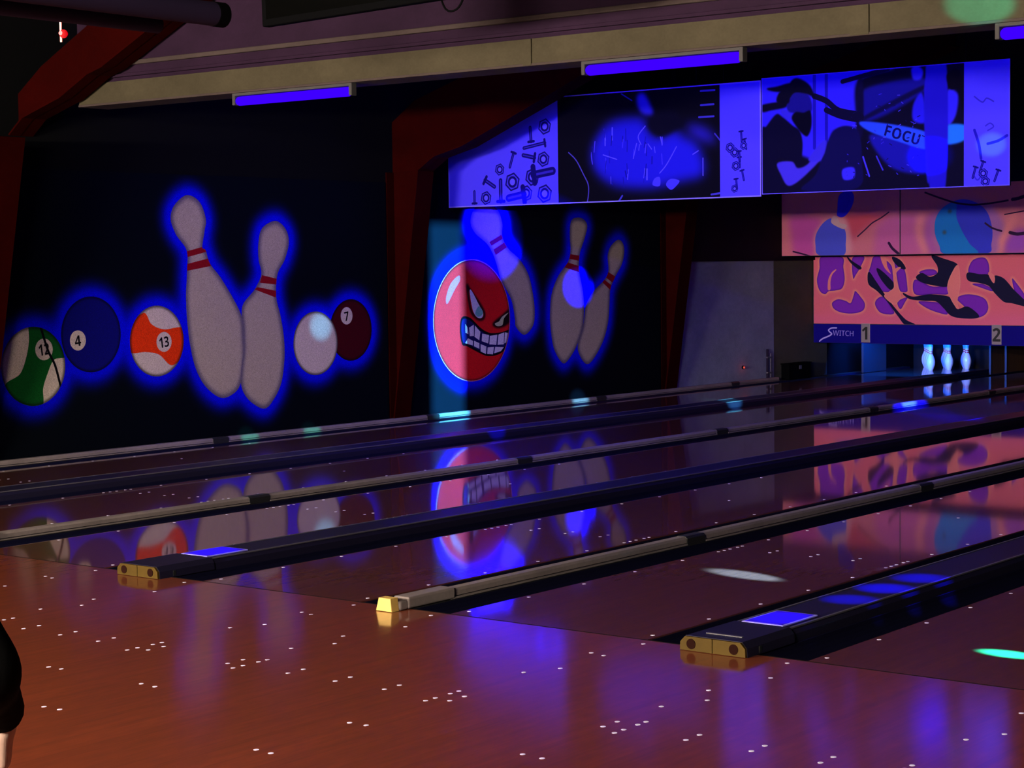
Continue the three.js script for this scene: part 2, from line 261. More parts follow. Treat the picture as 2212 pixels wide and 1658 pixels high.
const POSTER = {
  jersey: [[-5.3,2.65],[-5.18,2.85],[-5,2.94],[-4.71,2.94],[-4.64,2.84],[-4.55,2.75],[-4.33,2.81],[-4.26,2.75],[-4.12,2.69],[-4.03,2.54],[-4.03,2.37],[-4.28,2.32],[-4.5,2.28],[-4.71,2.27],[-5.03,2.31],[-5.25,2.45]],
  shoulder: [[-4.22,2.84],[-4.09,2.84],[-3.96,2.78],[-3.88,2.67],[-4,2.68],[-4.13,2.74]],
  cap: [[-4.76,3.15],[-4.68,3.17],[-4.6,3.04],[-4.58,2.97],[-4.68,2.97],[-4.75,3.04]],
  wheel: [[-5.57,2.65],[-5.48,2.57],[-5.4,2.44],[-5.34,2.33],[-5.34,2.22],[-5.36,2.14]],
  wheelB: [[-3.9,2.75],[-3.82,2.65],[-3.76,2.49],[-3.77,2.32],[-3.79,2.14]],
  fold0: [[-4.67,2.86],[-4.75,2.77],[-4.72,2.69]],
  fold1: [[-4.32,2.65],[-4.43,2.49],[-4.51,2.41]],
  fold2: [[-4.77,2.7],[-4.81,2.56]],
  fold3: [[-5.16,2.61],[-5,2.56]],
  fold4: [[-4.5,2.75],[-4.48,2.68]],
  fold5: [[-4.03,2.53],[-4.03,2.37]],
  fold6: [[-4.14,2.57],[-4.08,2.6]],
  fold7: [[-4.6,2.64],[-4.64,2.69]],
  glove0: [[-4.59,2.3],[-4.57,2.36],[-4.51,2.37],[-4.51,2.29]],
  glove1: [[-4.44,2.3],[-4.39,2.35],[-4.29,2.33],[-4.34,2.27],[-4.39,2.25]],
  peak: [[-4.94,3.18],[-4.82,3.11]],
  tool0: [[-4.05,3.15],[-3.9,3.15]],
  tool1: [[-4.05,3.02],[-3.91,3.02]],
  tool2: [[-4.07,2.91],[-3.91,2.91]],
  tool3: [[-3.94,2.19],[-3.84,2.2]],
  tool4: [[-4.98,2.16],[-4.94,2.21]],
  neck: [[-4.64,2.86],[-4.54,2.98],[-4.33,2.98],[-4.24,2.85],[-4.33,2.8],[-4.51,2.75]],
  sky: [[-3.41,3.22],[-2.12,3.21],[-2.45,3.1],[-2.46,2.69],[-2.68,2.69],[-2.8,2.43],[-3.41,2.74]],
  coat: [[-3.41,2.71],[-3.36,2.77],[-3.26,2.87],[-3.19,2.84],[-3.09,2.76],[-3.02,2.71],[-2.99,2.59],[-3.01,2.41],[-3.04,2.38],[-3.08,2.44],[-3.17,2.47],[-3.25,2.47],[-3.26,2.38],[-3.19,2.25],[-3.15,2.17],[-3.41,2.15]],
  capTop: [[-3.25,2.98],[-3.23,3.06],[-3.14,3.12],[-3.09,3.17],[-3.04,3.18],[-2.97,3.15],[-2.91,3.1],[-2.87,3.02],[-2.86,2.99],[-2.94,3.03],[-3.06,3.05],[-3.11,3.01],[-3.14,2.96]],
  brimUpper: [[-3.35,3.11],[-3.25,3.12],[-3.12,3.14],[-3.13,3.08],[-3.23,3.07],[-3.33,3.09]],
  brimLower: [[-3.41,2.96],[-3.25,2.98],[-3.15,2.98],[-3.16,2.93],[-3.31,2.91],[-3.4,2.9]],
  face: [[-3.11,3.01],[-3.06,3.05],[-2.94,3.03],[-2.9,2.96],[-2.9,2.88],[-2.97,2.86],[-3.06,2.87],[-3.13,2.89],[-3.15,2.95]],
  beard: [[-3.06,2.88],[-2.98,2.87],[-2.91,2.88],[-2.9,2.75],[-2.94,2.66],[-3,2.69],[-3.06,2.76],[-3.1,2.83]],
  nape: [[-3.21,2.91],[-3.12,2.89],[-3.1,2.84],[-3.12,2.81],[-3.19,2.85]],
  arm: [[-3.25,2.43],[-3.1,2.44],[-3.04,2.38],[-2.94,2.41],[-2.85,2.51],[-2.8,2.46],[-2.94,2.33],[-3.07,2.24],[-3.15,2.23],[-3.21,2.32]],
  phone: [[-2.93,2.46],[-2.8,2.6],[-2.75,2.6],[-2.78,2.48],[-2.87,2.43]],
  bench: [[-2.68,2.69],[-2.45,2.69],[-2.4,2.41],[-2.45,2.18],[-2.99,2.18],[-2.85,2.33]],
  notch: [[-2.59,2.35],[-2.48,2.36],[-2.48,2.27],[-2.58,2.26]],
  post: [[-2.44,3.12],[-2.39,3.11],[-2.39,2.66],[-2.45,2.68]],
  clampArm: [[-2.87,3.01],[-2.75,2.96],[-2.63,2.87],[-2.43,2.82],[-2.43,2.78],[-2.61,2.82],[-2.75,2.88]],
  tube0: [[-2.4,2.76],[-1.81,3],[-1.84,3.03],[-2.35,2.82]],
  tube1: [[-2.41,2.76],[-2.01,2.7],[-1.76,2.62],[-1.76,2.53],[-1.81,2.49],[-2.03,2.56],[-2.33,2.67]],
  tube2: [[-1.81,3.01],[-1.73,3.02],[-1.75,2.28],[-1.79,2.29]],
  column: [[-1.79,3.24],[-1.61,3.24],[-1.61,2.18],[-1.76,2.17]],
  bright0: [[-1.91,2.88],[-1.83,2.97],[-1.79,2.73],[-1.91,2.74]],
  bright1: [[-1.6,2.97],[-1.5,2.94],[-1.52,2.76],[-1.6,2.69]],
  bright2: [[-1.61,2.68],[-1.42,2.67],[-1.44,2.55],[-1.61,2.53]],
  chain: [[-1.6,3.11],[-1.48,3.13],[-1.42,2.82],[-1.46,2.82],[-1.5,2.98],[-1.57,2.99]],
  lamp: [[-1.93,3.18],[-1.88,3.21],[-1.82,3.16],[-1.84,3.09],[-1.91,3.09]],
  mid: [[-2.39,3.03],[-1.83,3.1],[-1.83,2.97],[-2.35,2.76]],
  mid2: [[-2.32,2.64],[-1.79,2.48],[-1.79,2.29],[-2.12,2.35]],
  fork0: [[-2.39,2.45],[-2.33,2.28]],
  fork1: [[-2.26,2.45],[-2.2,2.33]],
  frameTop: [[-2.59,3.12],[-2.15,3.2]],
  stain: [[-1.41,2.63],[-1.04,2.65],[-1.05,2.55],[-1.24,2.46],[-1.4,2.44]],
  pliers: [[-1.35,2.63],[-1.31,2.51],[-1.29,2.39]],
  wrench: [[-1.23,2.51],[-1.14,2.53],[-1.06,2.57]],
  doodle0: [[-1.25,2.66],[-1.21,2.68],[-1.18,2.65],[-1.23,2.62]],
  doodle1: [[-1.35,2.91],[-1.28,2.86],[-1.24,2.89],[-1.18,2.86]],
  doodle2: [[-1.36,2.26],[-1.32,2.21],[-1.26,2.27],[-1.24,2.19]],
  letters: [[-2.24,2.69],[-1.79,2.55]],
};

// ---------------------------------------------------------------- the setting
const LANE = 1.0668, GUT = 0.235, WALL = -7.25;
const laneLeft = [-6.898, -5.07, -3.449, -1.621, 0, 1.828];            // left edges of the six lanes
const floor = struct('floor', span(WALL, 9, -0.2, 0, 0.006, 12), M.approachWood);
struct('floor_under_lanes', span(WALL, 9, -0.3, -0.14, -19.8, 0.004), M.black);
struct('floor_beside_lanes', span(3.13, 9, -0.13, -0.01, -19.6, 0), M.black);
struct('trim', span(WALL + 0.12, 3.13, -0.012, 0.0004, -0.0055, 0.0055), M.foul);        // seam at the foul line
struct('wall_left', span(WALL - 0.3, WALL, -0.3, 4.3, -13.0, 12), M.darkWall);
struct('wall_left_rear', span(WALL - 0.3, WALL, -0.3, 1.575, -15.45, -13.0), M.blockPaint);
struct('wall_left_rear_end', span(WALL - 0.3, WALL - 0.004, -0.3, 1.575, -16.9, -15.45), M.blockShaded);  // shade at this end of the wall is put into its colour
struct('wall_left_upper', span(WALL - 0.3, WALL + 0.04, 1.575, 4.3, -16.9, -13.06), M.navyDark);
struct('wall_left_pit', span(WALL - 0.3, WALL - 0.02, -0.3, 4.3, -19.8, -16.9), M.black);
struct('wall_back', span(WALL - 0.3, 9.3, -0.3, 4.3, -20.1, -19.8), M.black);
struct('wall_front', span(WALL - 0.3, 9.3, -0.3, 4.3, 12, 12.3), M.darkWall);
struct('wall_right', span(9, 9.3, -0.3, 4.3, -19.8, 12), M.darkWall);
struct('ceiling', span(WALL - 0.3, 9.3, 4.0, 4.3, -19.8, 12), M.black);

// guide dots: one small inlaid disc, shared
const dotGeo = new THREE.CylinderGeometry(0.0095, 0.0095, 0.0012, 14);
function dot(parent, x, z) { const d = obj('guide_dot', dotGeo, M.dot, parent); d.position.set(x, 0.0002, z); }
const edgeAt = (k) => 0.1 + 0.4475 * k;
laneLeft.forEach((x0, i) => {                                          // on the approach
  const c = x0 + LANE / 2;
  for (const z of [0.345, 0.795, 1.19, 1.24, 1.325, 1.38, 1.785, 2.235, 2.68]) for (const s of [-0.498, 0.498]) dot(floor, c + s, z);
  for (const z of [1.24, 1.325]) for (const s of [-0.25, 0, 0.25]) dot(floor, c + s, z);
  if (i > 1) for (const z of [0.075, 0.36, 0.655, 0.97, 1.245, 1.33, 1.78, 2.24]) for (const s of [-0.58, 0.57]) { if ((z === 0.36 && s < 0) || (z === 0.97 && s > 0)) continue; dot(floor, c + s, z); }
});

const laneWords = ['first bowling lane, farthest left beside the mural wall', 'second bowling lane from the mural wall, left of the long grey rail', 'third bowling lane from the wall, left of the small yellow-ended cap', 'fourth bowling lane, between the left yellow cap and the short grey rail box', 'fifth bowling lane, with the white light oval, left of the right yellow cap', 'sixth bowling lane at the right edge, with the green light streak'];
function gutterProfile(x0, x1) {                                       // half-round channel with a thin shell
  const p = [], c = (x0 + x1) / 2, r = (x1 - x0) / 2 - 0.004;
  p.push([x0, -0.006], [x0, -0.12], [x1, -0.12], [x1, -0.006]);
  for (let k = 0; k <= 14; k++) { const a = Math.PI * k / 14; p.push([c + r * Math.cos(a), -0.008 - 0.085 * Math.sin(a)]); }
  return p;
}
laneLeft.forEach((x0, i) => {
  const t = thing('bowling_lane', laneWords[i], 'bowling lane', [x0, 0, 0]);
  obj('lane_surface', span(0, LANE, -0.13, 0, -19.2, -0.006), M.laneWood, t);
  obj('gutter', along(gutterProfile(-GUT, 0), -19.2, -0.006), M.gutter, t);
  obj('gutter', along(gutterProfile(LANE, LANE + GUT), -19.2, -0.006), M.gutter, t);
  const c = LANE / 2;
  for (let k = 0; k < 13; k++) { if (k === 5) continue; for (const s of [-0.5, 0.5]) dot(t, c + s, -edgeAt(k)); }
  for (const d of [2.25, 2.31, 2.37, 2.45, 2.5]) for (const s of [-0.5, 0.5]) dot(t, c + s, -d);
  for (const d of [2.37, 2.45]) for (const s of [-0.25, 0, 0.25]) dot(t, c + s, -d);
  dot(t, c, -4.2);
});

// dividers between the lanes
const railTop = [[-0.034, 0.012], [0.034, 0.012], [0.034, 0.034], [0.024, 0.046], [-0.024, 0.046], [-0.034, 0.034]];
const railLip = [[-0.04, 0.0], [0.044, 0.0], [0.044, 0.007], [-0.04, 0.007]];
const joints = [-2.36, -5.29, -8.26, -11.25, -14.2];
function railParts(t, from, end = -16.9) {
  let z = from;
  for (const j of [...joints, end]) {
    if (j < z) { obj('rail', [along(railTop, j, z), along(railLip, j, z)], M.railGrey, t); obj('groove_strip', along([[-0.026, 0.006], [0.026, 0.006], [0.026, 0.013], [-0.026, 0.013]], j, z), M.sleeve, t); }
    if (j > -15) obj('joint_sleeve', along([[-0.037, 0.0], [0.04, 0.0], [0.04, 0.036], [0.026, 0.048], [-0.026, 0.048], [-0.037, 0.036]], j - 0.19, j), M.sleeve, t);
    z = j - 0.19;
  }
}
{
  const t = thing('bumper_rail', 'long thin grey rail along the foot of the mural wall', 'rail', [-7.178, 0, 0]);
  obj('ledge', span(-0.07, 0.045, -0.12, -0.002, -19.2, -0.01), M.sleeve, t); railParts(t, -0.05, -15.4);
}
function narrowDivider(x, label) {
  const t = thing('lane_divider', label, 'lane divider', [x, 0, 0]);
  obj('base', span(-0.041, 0.041, -0.12, -0.001, -19.2, -0.006), M.sleeve, t);
  railParts(t, -0.29);
  obj('end_cover', [span(-0.046, 0.05, 0.001, 0.056, -0.32, 0.02, 0.012), span(-0.03, 0.048, 0.001, 0.045, 0.02, 0.075, 0.01)], M.railGrey, t);
  const nose = new THREE.ExtrudeGeometry(new THREE.Shape([[-0.052, 0], [0.036, 0], [0.03, 0.054], [-0.036, 0.054]].map((p) => new THREE.Vector2(...p))), { depth: 0.045, bevelEnabled: true, bevelSize: 0.004, bevelThickness: 0.004, bevelSegments: 2 });
  nose.translate(0, 0.005, 0.078); obj('end_block', metres(nose), M.yellow, t);
  return t;
}
narrowDivider(-3.726, 'lane divider carrying a long unbroken-looking grey rail, second rail from the mural wall');
narrowDivider(-0.277, 'lane divider with a grey rail, grey end box and small yellow block');
narrowDivider(3.172, 'lane divider with a grey rail beyond the right edge of the sixth lane');
function wideDivider(x, label, strip) {
  const t = thing('ball_return_cap', label, 'lane divider', [x, 0, 0]);
  const prof = [[-0.144, -0.11], [0.144, -0.11], [0.144, 0.03], [0.124, 0.055], [-0.124, 0.055], [-0.144, 0.03]];
  obj('cap', along(prof, -16.9, 0.075), M.cap, t);
  for (const s of [-1, 1]) obj('edge_trim', span(s * 0.126 - 0.006, s * 0.126 + 0.006, 0.05, 0.058, -16.8, 0.02, 0.002), M.capEdge, t);
  const nose = [[-0.156, 0], [0.156, 0], [0.15, 0.04], [0.132, 0.062], [-0.132, 0.062], [-0.15, 0.04]];
  obj('hood', along([[-0.156, 0.0], [0.156, 0.0], [0.154, 0.036], [0.132, 0.061], [-0.132, 0.061], [-0.154, 0.036]], -0.3, 0.078), M.cap, t);
  for (const s of [-1, 1]) {
    const half = s < 0 ? [[-0.154, 0.002], [-0.002, 0.002], [-0.002, 0.059], [-0.13, 0.059], [-0.152, 0.036]] : [[0.002, 0.002], [0.154, 0.002], [0.152, 0.036], [0.13, 0.059], [0.002, 0.059]];
    const pl = obj('end_plate', along(half, 0.078, 0.092), M.yellowShaded, t);
    const cyl = new THREE.CylinderGeometry(0.021, 0.021, 0.004, 20); cyl.rotateX(Math.PI / 2); cyl.translate(s * 0.1, 0.03, 0.0925); obj('plug_hole', cyl, M.hole, pl);
    obj('side_slot', span(s * 0.1555 - 0.002, s * 0.1555 + 0.002, 0.006, 0.032, -0.03, -0.012), M.sleeve, t);
  }
  obj('label_plate', span(-0.1, 0.1, 0.056, 0.0635, -0.6, -0.3, 0.003), M.labelRim, t);
  obj('label_face', span(-0.088, 0.088, 0.06, 0.0645, -0.588, -0.312), M.labelBlue, t);
  if (strip) obj('grip_strip', span(-0.085, 0.085, 0.06, 0.064, -0.012, 0.002), M.capEdge, t);
}
wideDivider(-5.4505, 'wide dark cap between the first and second lanes from the mural wall', false);
wideDivider(-2.0015, 'wide dark cap with a yellow nose and blue plate, left one of the two', false);
wideDivider(1.4475, 'wide dark cap with a yellow nose and blue plate, nearest the camera at right', true);

// steel frames along the mural wall
function frame(z, column, under, labelC, labelR, shift = 0, start = [WALL + column.head, column.y + 0.001]) {
  const w = 0.24;
  const t = thing('steel_column', labelC, 'column', [WALL, 0, z]);
  const yTop = column.y, web = new THREE.Shape([[0, 0], [column.foot, 0], [column.head, yTop], [0, yTop]].map((p) => new THREE.Vector2(...p)));
  const wg = new THREE.ExtrudeGeometry(web, { depth: 0.02, bevelEnabled: false }); wg.translate(0, 0, -w / 2 - 0.01); obj('web', metres(wg), M.redSteel, t);
  const lean = Math.atan2(column.head - column.foot, yTop), len = Math.hypot(column.head - column.foot, yTop);
  const fg = span(-0.008, 0.008, 0, len, -w, 0); fg.rotateZ(-lean); fg.translate(column.foot, 0, 0); obj('inner_flange', fg, M.redSteel, t);
  obj('outer_flange', span(0, 0.014, 0, yTop, -w, 0), M.redSteel, t);
  const r = thing('steel_rafter', labelR, 'rafter', [0, 0, z + shift]);
  const last = under[under.length - 1], top = [[last[0], 3.99], [last[0] - 0.9, 3.99], [WALL + 0.3, 3.2], [WALL, 3.0], [WALL, start[1]]];
  const rs = new THREE.Shape([start, ...under, ...top].map((p) => new THREE.Vector2(...p)));
  const rg = new THREE.ExtrudeGeometry(rs, { depth: 0.02, bevelEnabled: false }); rg.translate(0, 0, -w / 2 - 0.01); obj('web', metres(rg), M.redSteel, r);
  const path = [start, ...under], fl = [];
  for (let i = 0; i + 1 < path.length; i++) { const [a, b] = path[i], [c, d] = path[i + 1], L = Math.hypot(c - a, d - b), g = span(0, L, 0, 0.014, -w, 0); g.rotateZ(Math.atan2(d - b, c - a)); g.translate(a, b, 0); fl.push(g); }
  obj('flange', fl, M.redSteel, r);
}
frame(-2.66, { foot: 0.055, head: 0.62, y: 2.6 }, [[-7.064, 2.79], [-6.599, 2.921], [-6.259, 3.081], [-6.094, 3.123], [-5.451, 3.407], [-4.993, 3.606], [-4.4, 3.87]], 'dark red tapered steel column at the left edge, beside the green striped ball', 'dark red sloping rafter in the top left corner above the cream beam end', -0.56, [WALL + 0.01, 2.66]);
frame(-7.8, { foot: 0.055, head: 0.42, y: 2.5 }, [[-6.624, 2.628], [-6.271, 2.712], [-5.274, 3.111], [-4.62, 3.388], [-3.5, 3.86]], 'dark red tapered steel column between the two mural panels', 'dark sloping rafter cutting across the top of the bolts poster');
frame(-12.75, { foot: 0.055, head: 0.42, y: 2.5 }, [[-6.624, 2.628], [-6.271, 2.712], [-5.274, 3.111], [-4.62, 3.388], [-3.5, 3.86]], 'dark red tapered steel column just left of the pale block wall', 'dark sloping rafter hidden behind the posters above the third column');

// cream beam across the lanes
{
  const t = thing('ceiling_beam', 'long cream boxed beam with mouldings spanning the lanes below the ceiling', 'beam', [0, 0, -3.5]);
  obj('fascia', span(-6.7, 8.9, 2.87, 3.045, -0.3, 0), M.cream, t);
  obj('lower_lip', span(-6.7, 8.9, 2.868, 2.885, -0.302, 0.008, 0.003), M.trim, t);
  obj('moulding', span(-6.7, 8.9, 3.045, 3.075, -0.3, -0.02), M.mauve, t);
  obj('moulding', span(-6.7, 8.9, 3.075, 3.1, -0.3, 0.012, 0.005), M.mauve, t);
  obj('moulding', span(-6.7, 8.9, 3.1, 3.16, -0.3, -0.01), M.mauve, t);
  obj('moulding', span(-6.7, 8.9, 3.16, 3.195, -0.3, 0.02, 0.008), M.trim, t);
  obj('upper_board', span(-6.7, 8.9, 3.195, 3.995, -0.3, 0), M.mauve, t);
  for (const [x, w] of [[-2.18, 0.035], [0.24, 0.06], [2.7, 0.035]]) obj('joint_cover', span(x - w, x + w, 2.872, 3.044, -0.02, 0.012, 0.003), M.cream, t);
}
// blacklight tubes under the beam
function tubeFixture(x, label) {
  const t = thing('blacklight_tube_lamp', label, 'lamp', [x, 2.868, -3.5], 0);
  obj('housing', span(-0.59, 0.59, -0.022, -0.001, -0.045, 0.006, 0.004), M.fitting, t);
  for (const s of [-1, 1]) obj('end_cap', span(s * 0.588 - 0.014, s * 0.588 + 0.014, -0.09, -0.001, -0.05, 0.008, 0.006), M.fitting, t);
  const g = new THREE.CapsuleGeometry(0.034, 1.09, 8, 18); g.rotateZ(Math.PI / 2); g.translate(0, -0.06, -0.02); obj('glowing_tube', g, M.uvTube, t);
  areaLight(UV_COLOR, LEVEL.tube, 1.14, 0.05, [x, 2.775, -3.53], [x, 0, -6]);
}
tubeFixture(-4.345, 'glowing blue blacklight tube under the beam, left of the three');
tubeFixture(-1.145, 'glowing blue blacklight tube under the beam, middle of the three');
tubeFixture(1.67, 'glowing blue blacklight tube under the beam at the right edge');
tubeFixture(4.6, 'glowing blue blacklight tube under the beam, out past the right edge');
// a row behind the beam that lights the posters
for (const [x, w, k] of [[-4.3, 'leftmost of the row', 1.5], [-2.95, 'second of the row', 0.8], [-1.2, 'rightmost of the row', 1]]) {
  const t = thing('poster_flood_tube', 'blue tube lamp on the back of the beam facing the posters, ' + w, 'lamp', [x, 2.94, -3.8]);
  obj('housing', span(-0.6, 0.6, -0.04, 0.04, -0.03, 0.0, 0.004), M.fitting, t);
  const g = new THREE.CapsuleGeometry(0.02, 1.1, 6, 14); g.rotateZ(Math.PI / 2); g.translate(0, 0, -0.05); obj('glowing_tube', g, M.uvTube, t);
  areaLight(UV_COLOR, LEVEL.back * k, 1.14, 0.05, [x, 2.94, -3.88], [x - 0.6, 2.6, -8.6]);
}

// ---------------------------------------------------------------- mural panels
const C = { pin: '#a2927c', pinEdge: '#4a4258', band: '#7c0d18', halo: '#0203d8', white: '#bfae9c', navyBall: '#0b0a63', green: '#0d4d1c', orange: '#d8330c', maroon: '#3d0410', ink: '#07060b', red: '#bc141a', redDeep: '#7c0618' };
const PANEL_BLACK = '#02050d';
function halos(a, shapes, rounds) {                                    // airbrushed blue outline
  const go = (width, blur, alpha) => a.soft(blur, () => { a.c.globalAlpha = alpha; for (const s of shapes) { a.path(s); a.line(C.halo, width); } for (const [x, y, r] of rounds) { a.round(x, y, r); a.line(C.halo, width); } a.c.globalAlpha = 1; });
  go(0.22, 0.05, 0.85); go(0.12, 0.02, 0.75);
}
function airPin(a, pts, bandA, bandB) {
  a.path(pts); a.fill(C.pin);
  a.path(pts); a.inside(() => { a.soft(0.02, () => { a.path(pts); a.line(C.pinEdge, 0.05); }); for (const b of [bandA, bandB]) { a.path(b, false); a.fill(C.band); } });
}
function ball(a, x, y, r, color, draw) {
  a.round(x, y, r); a.fill(color); a.round(x, y, r);
  a.inside(() => { draw?.(); a.soft(0.012, () => { a.round(x, y, r); a.line(C.ink, 0.02); }); });
}
function number(a, str, x, y, r, w = 1) { a.round(x, y, r); a.fill(C.white); a.text(str, x, y - 0.004, r * 1.45, C.ink, 'bold {}px sans-serif', -0.12, w); }
const mural1 = new Art(2.9, 7.78, 0, 2.4, 400, PANEL_BLACK);
{
  const a = mural1, balls = [[3.4, 0.785, 0.325], [4.01, 1.025, 0.32], [4.74, 0.94, 0.31], [6.74, 0.84, 0.305], [7.24, 0.95, 0.3]];
  halos(a, [MURAL.tallPin, MURAL.shortPin], balls);
  ball(a, ...balls[1], C.navyBall); number(a, '4', 3.865, 0.98, 0.085);
  ball(a, ...balls[0], C.white, () => { a.path(MURAL.greenStripe); a.fill(C.green); number(a, '12', 3.51, 0.92, 0.09, 0.8); a.path(MURAL.streak, true, false); a.line(C.ink, 0.022); });
  ball(a, ...balls[2], C.white, () => { a.path(MURAL.orangeStripe); a.fill(C.orange); number(a, '13', 4.82, 0.93, 0.088, 0.85); });
  ball(a, ...balls[4], C.maroon); number(a, '7', 7.18, 1.09, 0.085);
  ball(a, ...balls[3], C.white);
  airPin(a, MURAL.tallPin, MURAL.tallBandA, MURAL.tallBandB); airPin(a, MURAL.shortPin, MURAL.shortBandA, MURAL.shortBandB);
  a.spray(0.28);
}
const mural2 = new Art(8.05, 12.72, 0, 2.4, 400, PANEL_BLACK);
{
  const a = mural2, big = [9.13, 0.985, 0.64];
  halos(a, [MURAL.backPin, MURAL.leftPin, MURAL.rightPin], [big]);
  airPin(a, MURAL.backPin, MURAL.backBandA, MURAL.backBandB); airPin(a, MURAL.rightPin, MURAL.rightBandA, MURAL.rightBandB); airPin(a, MURAL.leftPin, MURAL.leftBandA, MURAL.leftBandB);
  ball(a, ...big, C.red, () => {
    a.path(MURAL.glint); a.fill('#a03c54');
    a.soft(0.01, () => { a.path(MURAL.browDark); a.line('#12060c', 0.03); a.path(MURAL.eyeDark); a.fill('#12060c'); });
    a.path(MURAL.eyeLeft); a.fill('#b8b4c0'); a.path(MURAL.irisLeft); a.fill('#5f9a90'); a.path(MURAL.eyeRight); a.fill('#a8a880');
    a.path(MURAL.mouth); a.fill('#14104a'); a.path(MURAL.mouth); a.line('#090510', 0.025);
    for (let k = 0; k < 12; k++) { a.path(MURAL['teeth' + k], false); a.fill('#bdb6c6'); }
  });
  a.round(...big); a.line('#a8586c', 0.01);
  a.spray(0.28);
}
function muralPanel(art, d0, d1, label) {
  const t = thing('mural_panel', label, 'mural', [WALL, 0, 0]);
  obj('backing_board', span(0.001, 0.012, 0, 2.4, -d1, -d0), M.darkWall, t);
  const g = new THREE.PlaneGeometry(d1 - d0, 2.4); g.rotateY(Math.PI / 2); g.translate(0.0135, 1.2, -(d0 + d1) / 2); obj('painted_face', g, art.material(0.75, { bumpMap: speckMap, bumpScale: 0.0005, specularIntensity: 0.1 }), t);
}
muralPanel(mural1, 2.9, 7.78, 'black mural panel with two painted pins among billiard balls');
muralPanel(mural2, 8.05, 12.72, 'black mural panel with a painted angry red ball and three pins');

// ---------------------------------------------------------------- masking panels at the lane ends
const UP = { x0: -7.23, x1: -2.05, y0: 1.63, y1: 2.5, z: -15.6 };
const upper = new Art(UP.x0, UP.x1, UP.y0, UP.y1, 360, '#d0708a');
{
  const a = upper, f = (k, col) => { a.path(UPPER[k]); a.fill(col); };
  a.soft(0.04, () => { f('magenta0', '#c04aa8'); f('red0', '#cc4a64'); f('mauve0', '#c860a8'); f('mauve1', '#b058b4'); f('mauve2', '#9a48c4'); f('orangeA', '#f09098'); f('orangeB', '#f08c94'); });
  a.soft(0.03, () => { f('ballHalo', '#a868b8'); f('pinHalo', '#d890a8'); });
  f('ball', '#3438e0'); a.path(UPPER.ball); a.inside(() => { f('cyan', '#1278e0'); a.soft(0.01, () => { for (const [x, y] of [[-4.83, 2.16], [-4.9, 1.9]]) { a.round(x, y, 0.025); a.fill('#40506e'); } }); });
  f('pinBody', '#4a50e4'); f('pinHead', '#200ef0'); f('neckTrim', '#cca0b0');
  for (let k = 0; k < 8; k++) { a.path(UPPER['stroke' + k], true, false); a.line('#2c0a40', [0.016, 0.022, 0.04, 0.022, 0.04, 0.014, 0.034, 0.02][k]); }
  // the print goes on past the picture's edge
  a.soft(0.03, () => { for (const [x, y, r] of [[-3.2, 1.9, 0.22], [-2.5, 2.1, 0.28]]) { a.round(x, y, r); a.fill('#7a3490'); } });
  a.spray(0.06);
}
{
  const seams = [UP.x0, -5.505, -3.78, UP.x1], words = ['flame print masking board with a blue pin, upper left over the first lane', 'flame print masking board with a big blue ball, upper board over the second lane', 'flame print masking board in the upper row, past the right edge'];
  const mat = upper.material(0.6, { specularIntensity: 0.3 });
  for (let k = 0; k < 3; k++) {
    const a = seams[k] + 0.004, b = seams[k + 1] - 0.004, t = thing('masking_board', words[k], 'masking board', [0, 0, UP.z]);
    obj('board', span(a, b, UP.y0, UP.y1, -0.03, -0.001, 0.003), M.capEdge, t);
    const g = printed(a + 0.004, b - 0.004, UP.y0 + 0.004, UP.y1 - 0.004), p = g.attributes.position;
    for (let i = 0; i < p.count; i++) g.attributes.uv.setXY(i, (p.getX(i) - UP.x0) / (UP.x1 - UP.x0), (p.getY(i) - UP.y0) / (UP.y1 - UP.y0));
    g.translate(0, 0, 0.0006); obj('printed_face', g, mat, t);
  }
}
const LOW = { x0: -7.24, x1: -2.4, y0: 0.71, y1: 1.62, z: -16.5 };
const lower = new Art(LOW.x0, LOW.x1, LOW.y0, LOW.y1, 400, '#e86a8c');
{
  const a = lower, keys = Object.keys(LOWER), f = (pre, col) => { for (const k of keys) if (k.startsWith(pre)) { a.path(LOWER[k]); a.fill(col); } };
  a.soft(0.012, () => { for (const k of keys) if (k.startsWith('purple')) { a.path(LOWER[k]); a.line('#f08a90', 0.05); } });
  f('purple', '#8024d0'); a.soft(0.008, () => { for (const k of keys) if (k.startsWith('purple')) { a.path(LOWER[k]); a.inside(() => { a.path(LOWER[k]); a.line('#5212a8', 0.018); }); } });
  f('navy', '#0e083c'); for (const k of keys) if (k.startsWith('navy')) { a.path(LOWER[k]); a.line('#0e083c', 0.014); } for (const k of ['spike0', 'spike2', 'spike3']) { a.path(LOWER[k]); a.line('#f0989c', 0.012); } f('spike', '#f08290');
  for (const [x, y, r] of [[-3.9, 1.2, 0.16], [-3.3, 0.95, 0.14], [-2.8, 1.3, 0.2]]) { a.round(x, y, r); a.fill('#8024d0'); }
  a.spray(0.05);
}
{
  const t = thing('pinsetter_hood', 'long lower flame print board of salmon, purple and navy above the pin openings', 'masking board', [0, 0, LOW.z]);
  obj('board', span(LOW.x0, LOW.x1, LOW.y0, LOW.y1, -0.04, -0.001, 0.003), M.capEdge, t);
  const g = printed(LOW.x0 + 0.006, LOW.x1, LOW.y0 + 0.006, LOW.y1); g.translate(0, 0, 0.0006); obj('printed_face', g, lower.material(0.6, { specularIntensity: 0.3 }), t);
}
const sign = new Art(-7.24, -2.4, 0.455, 0.708, 420, '#100680');
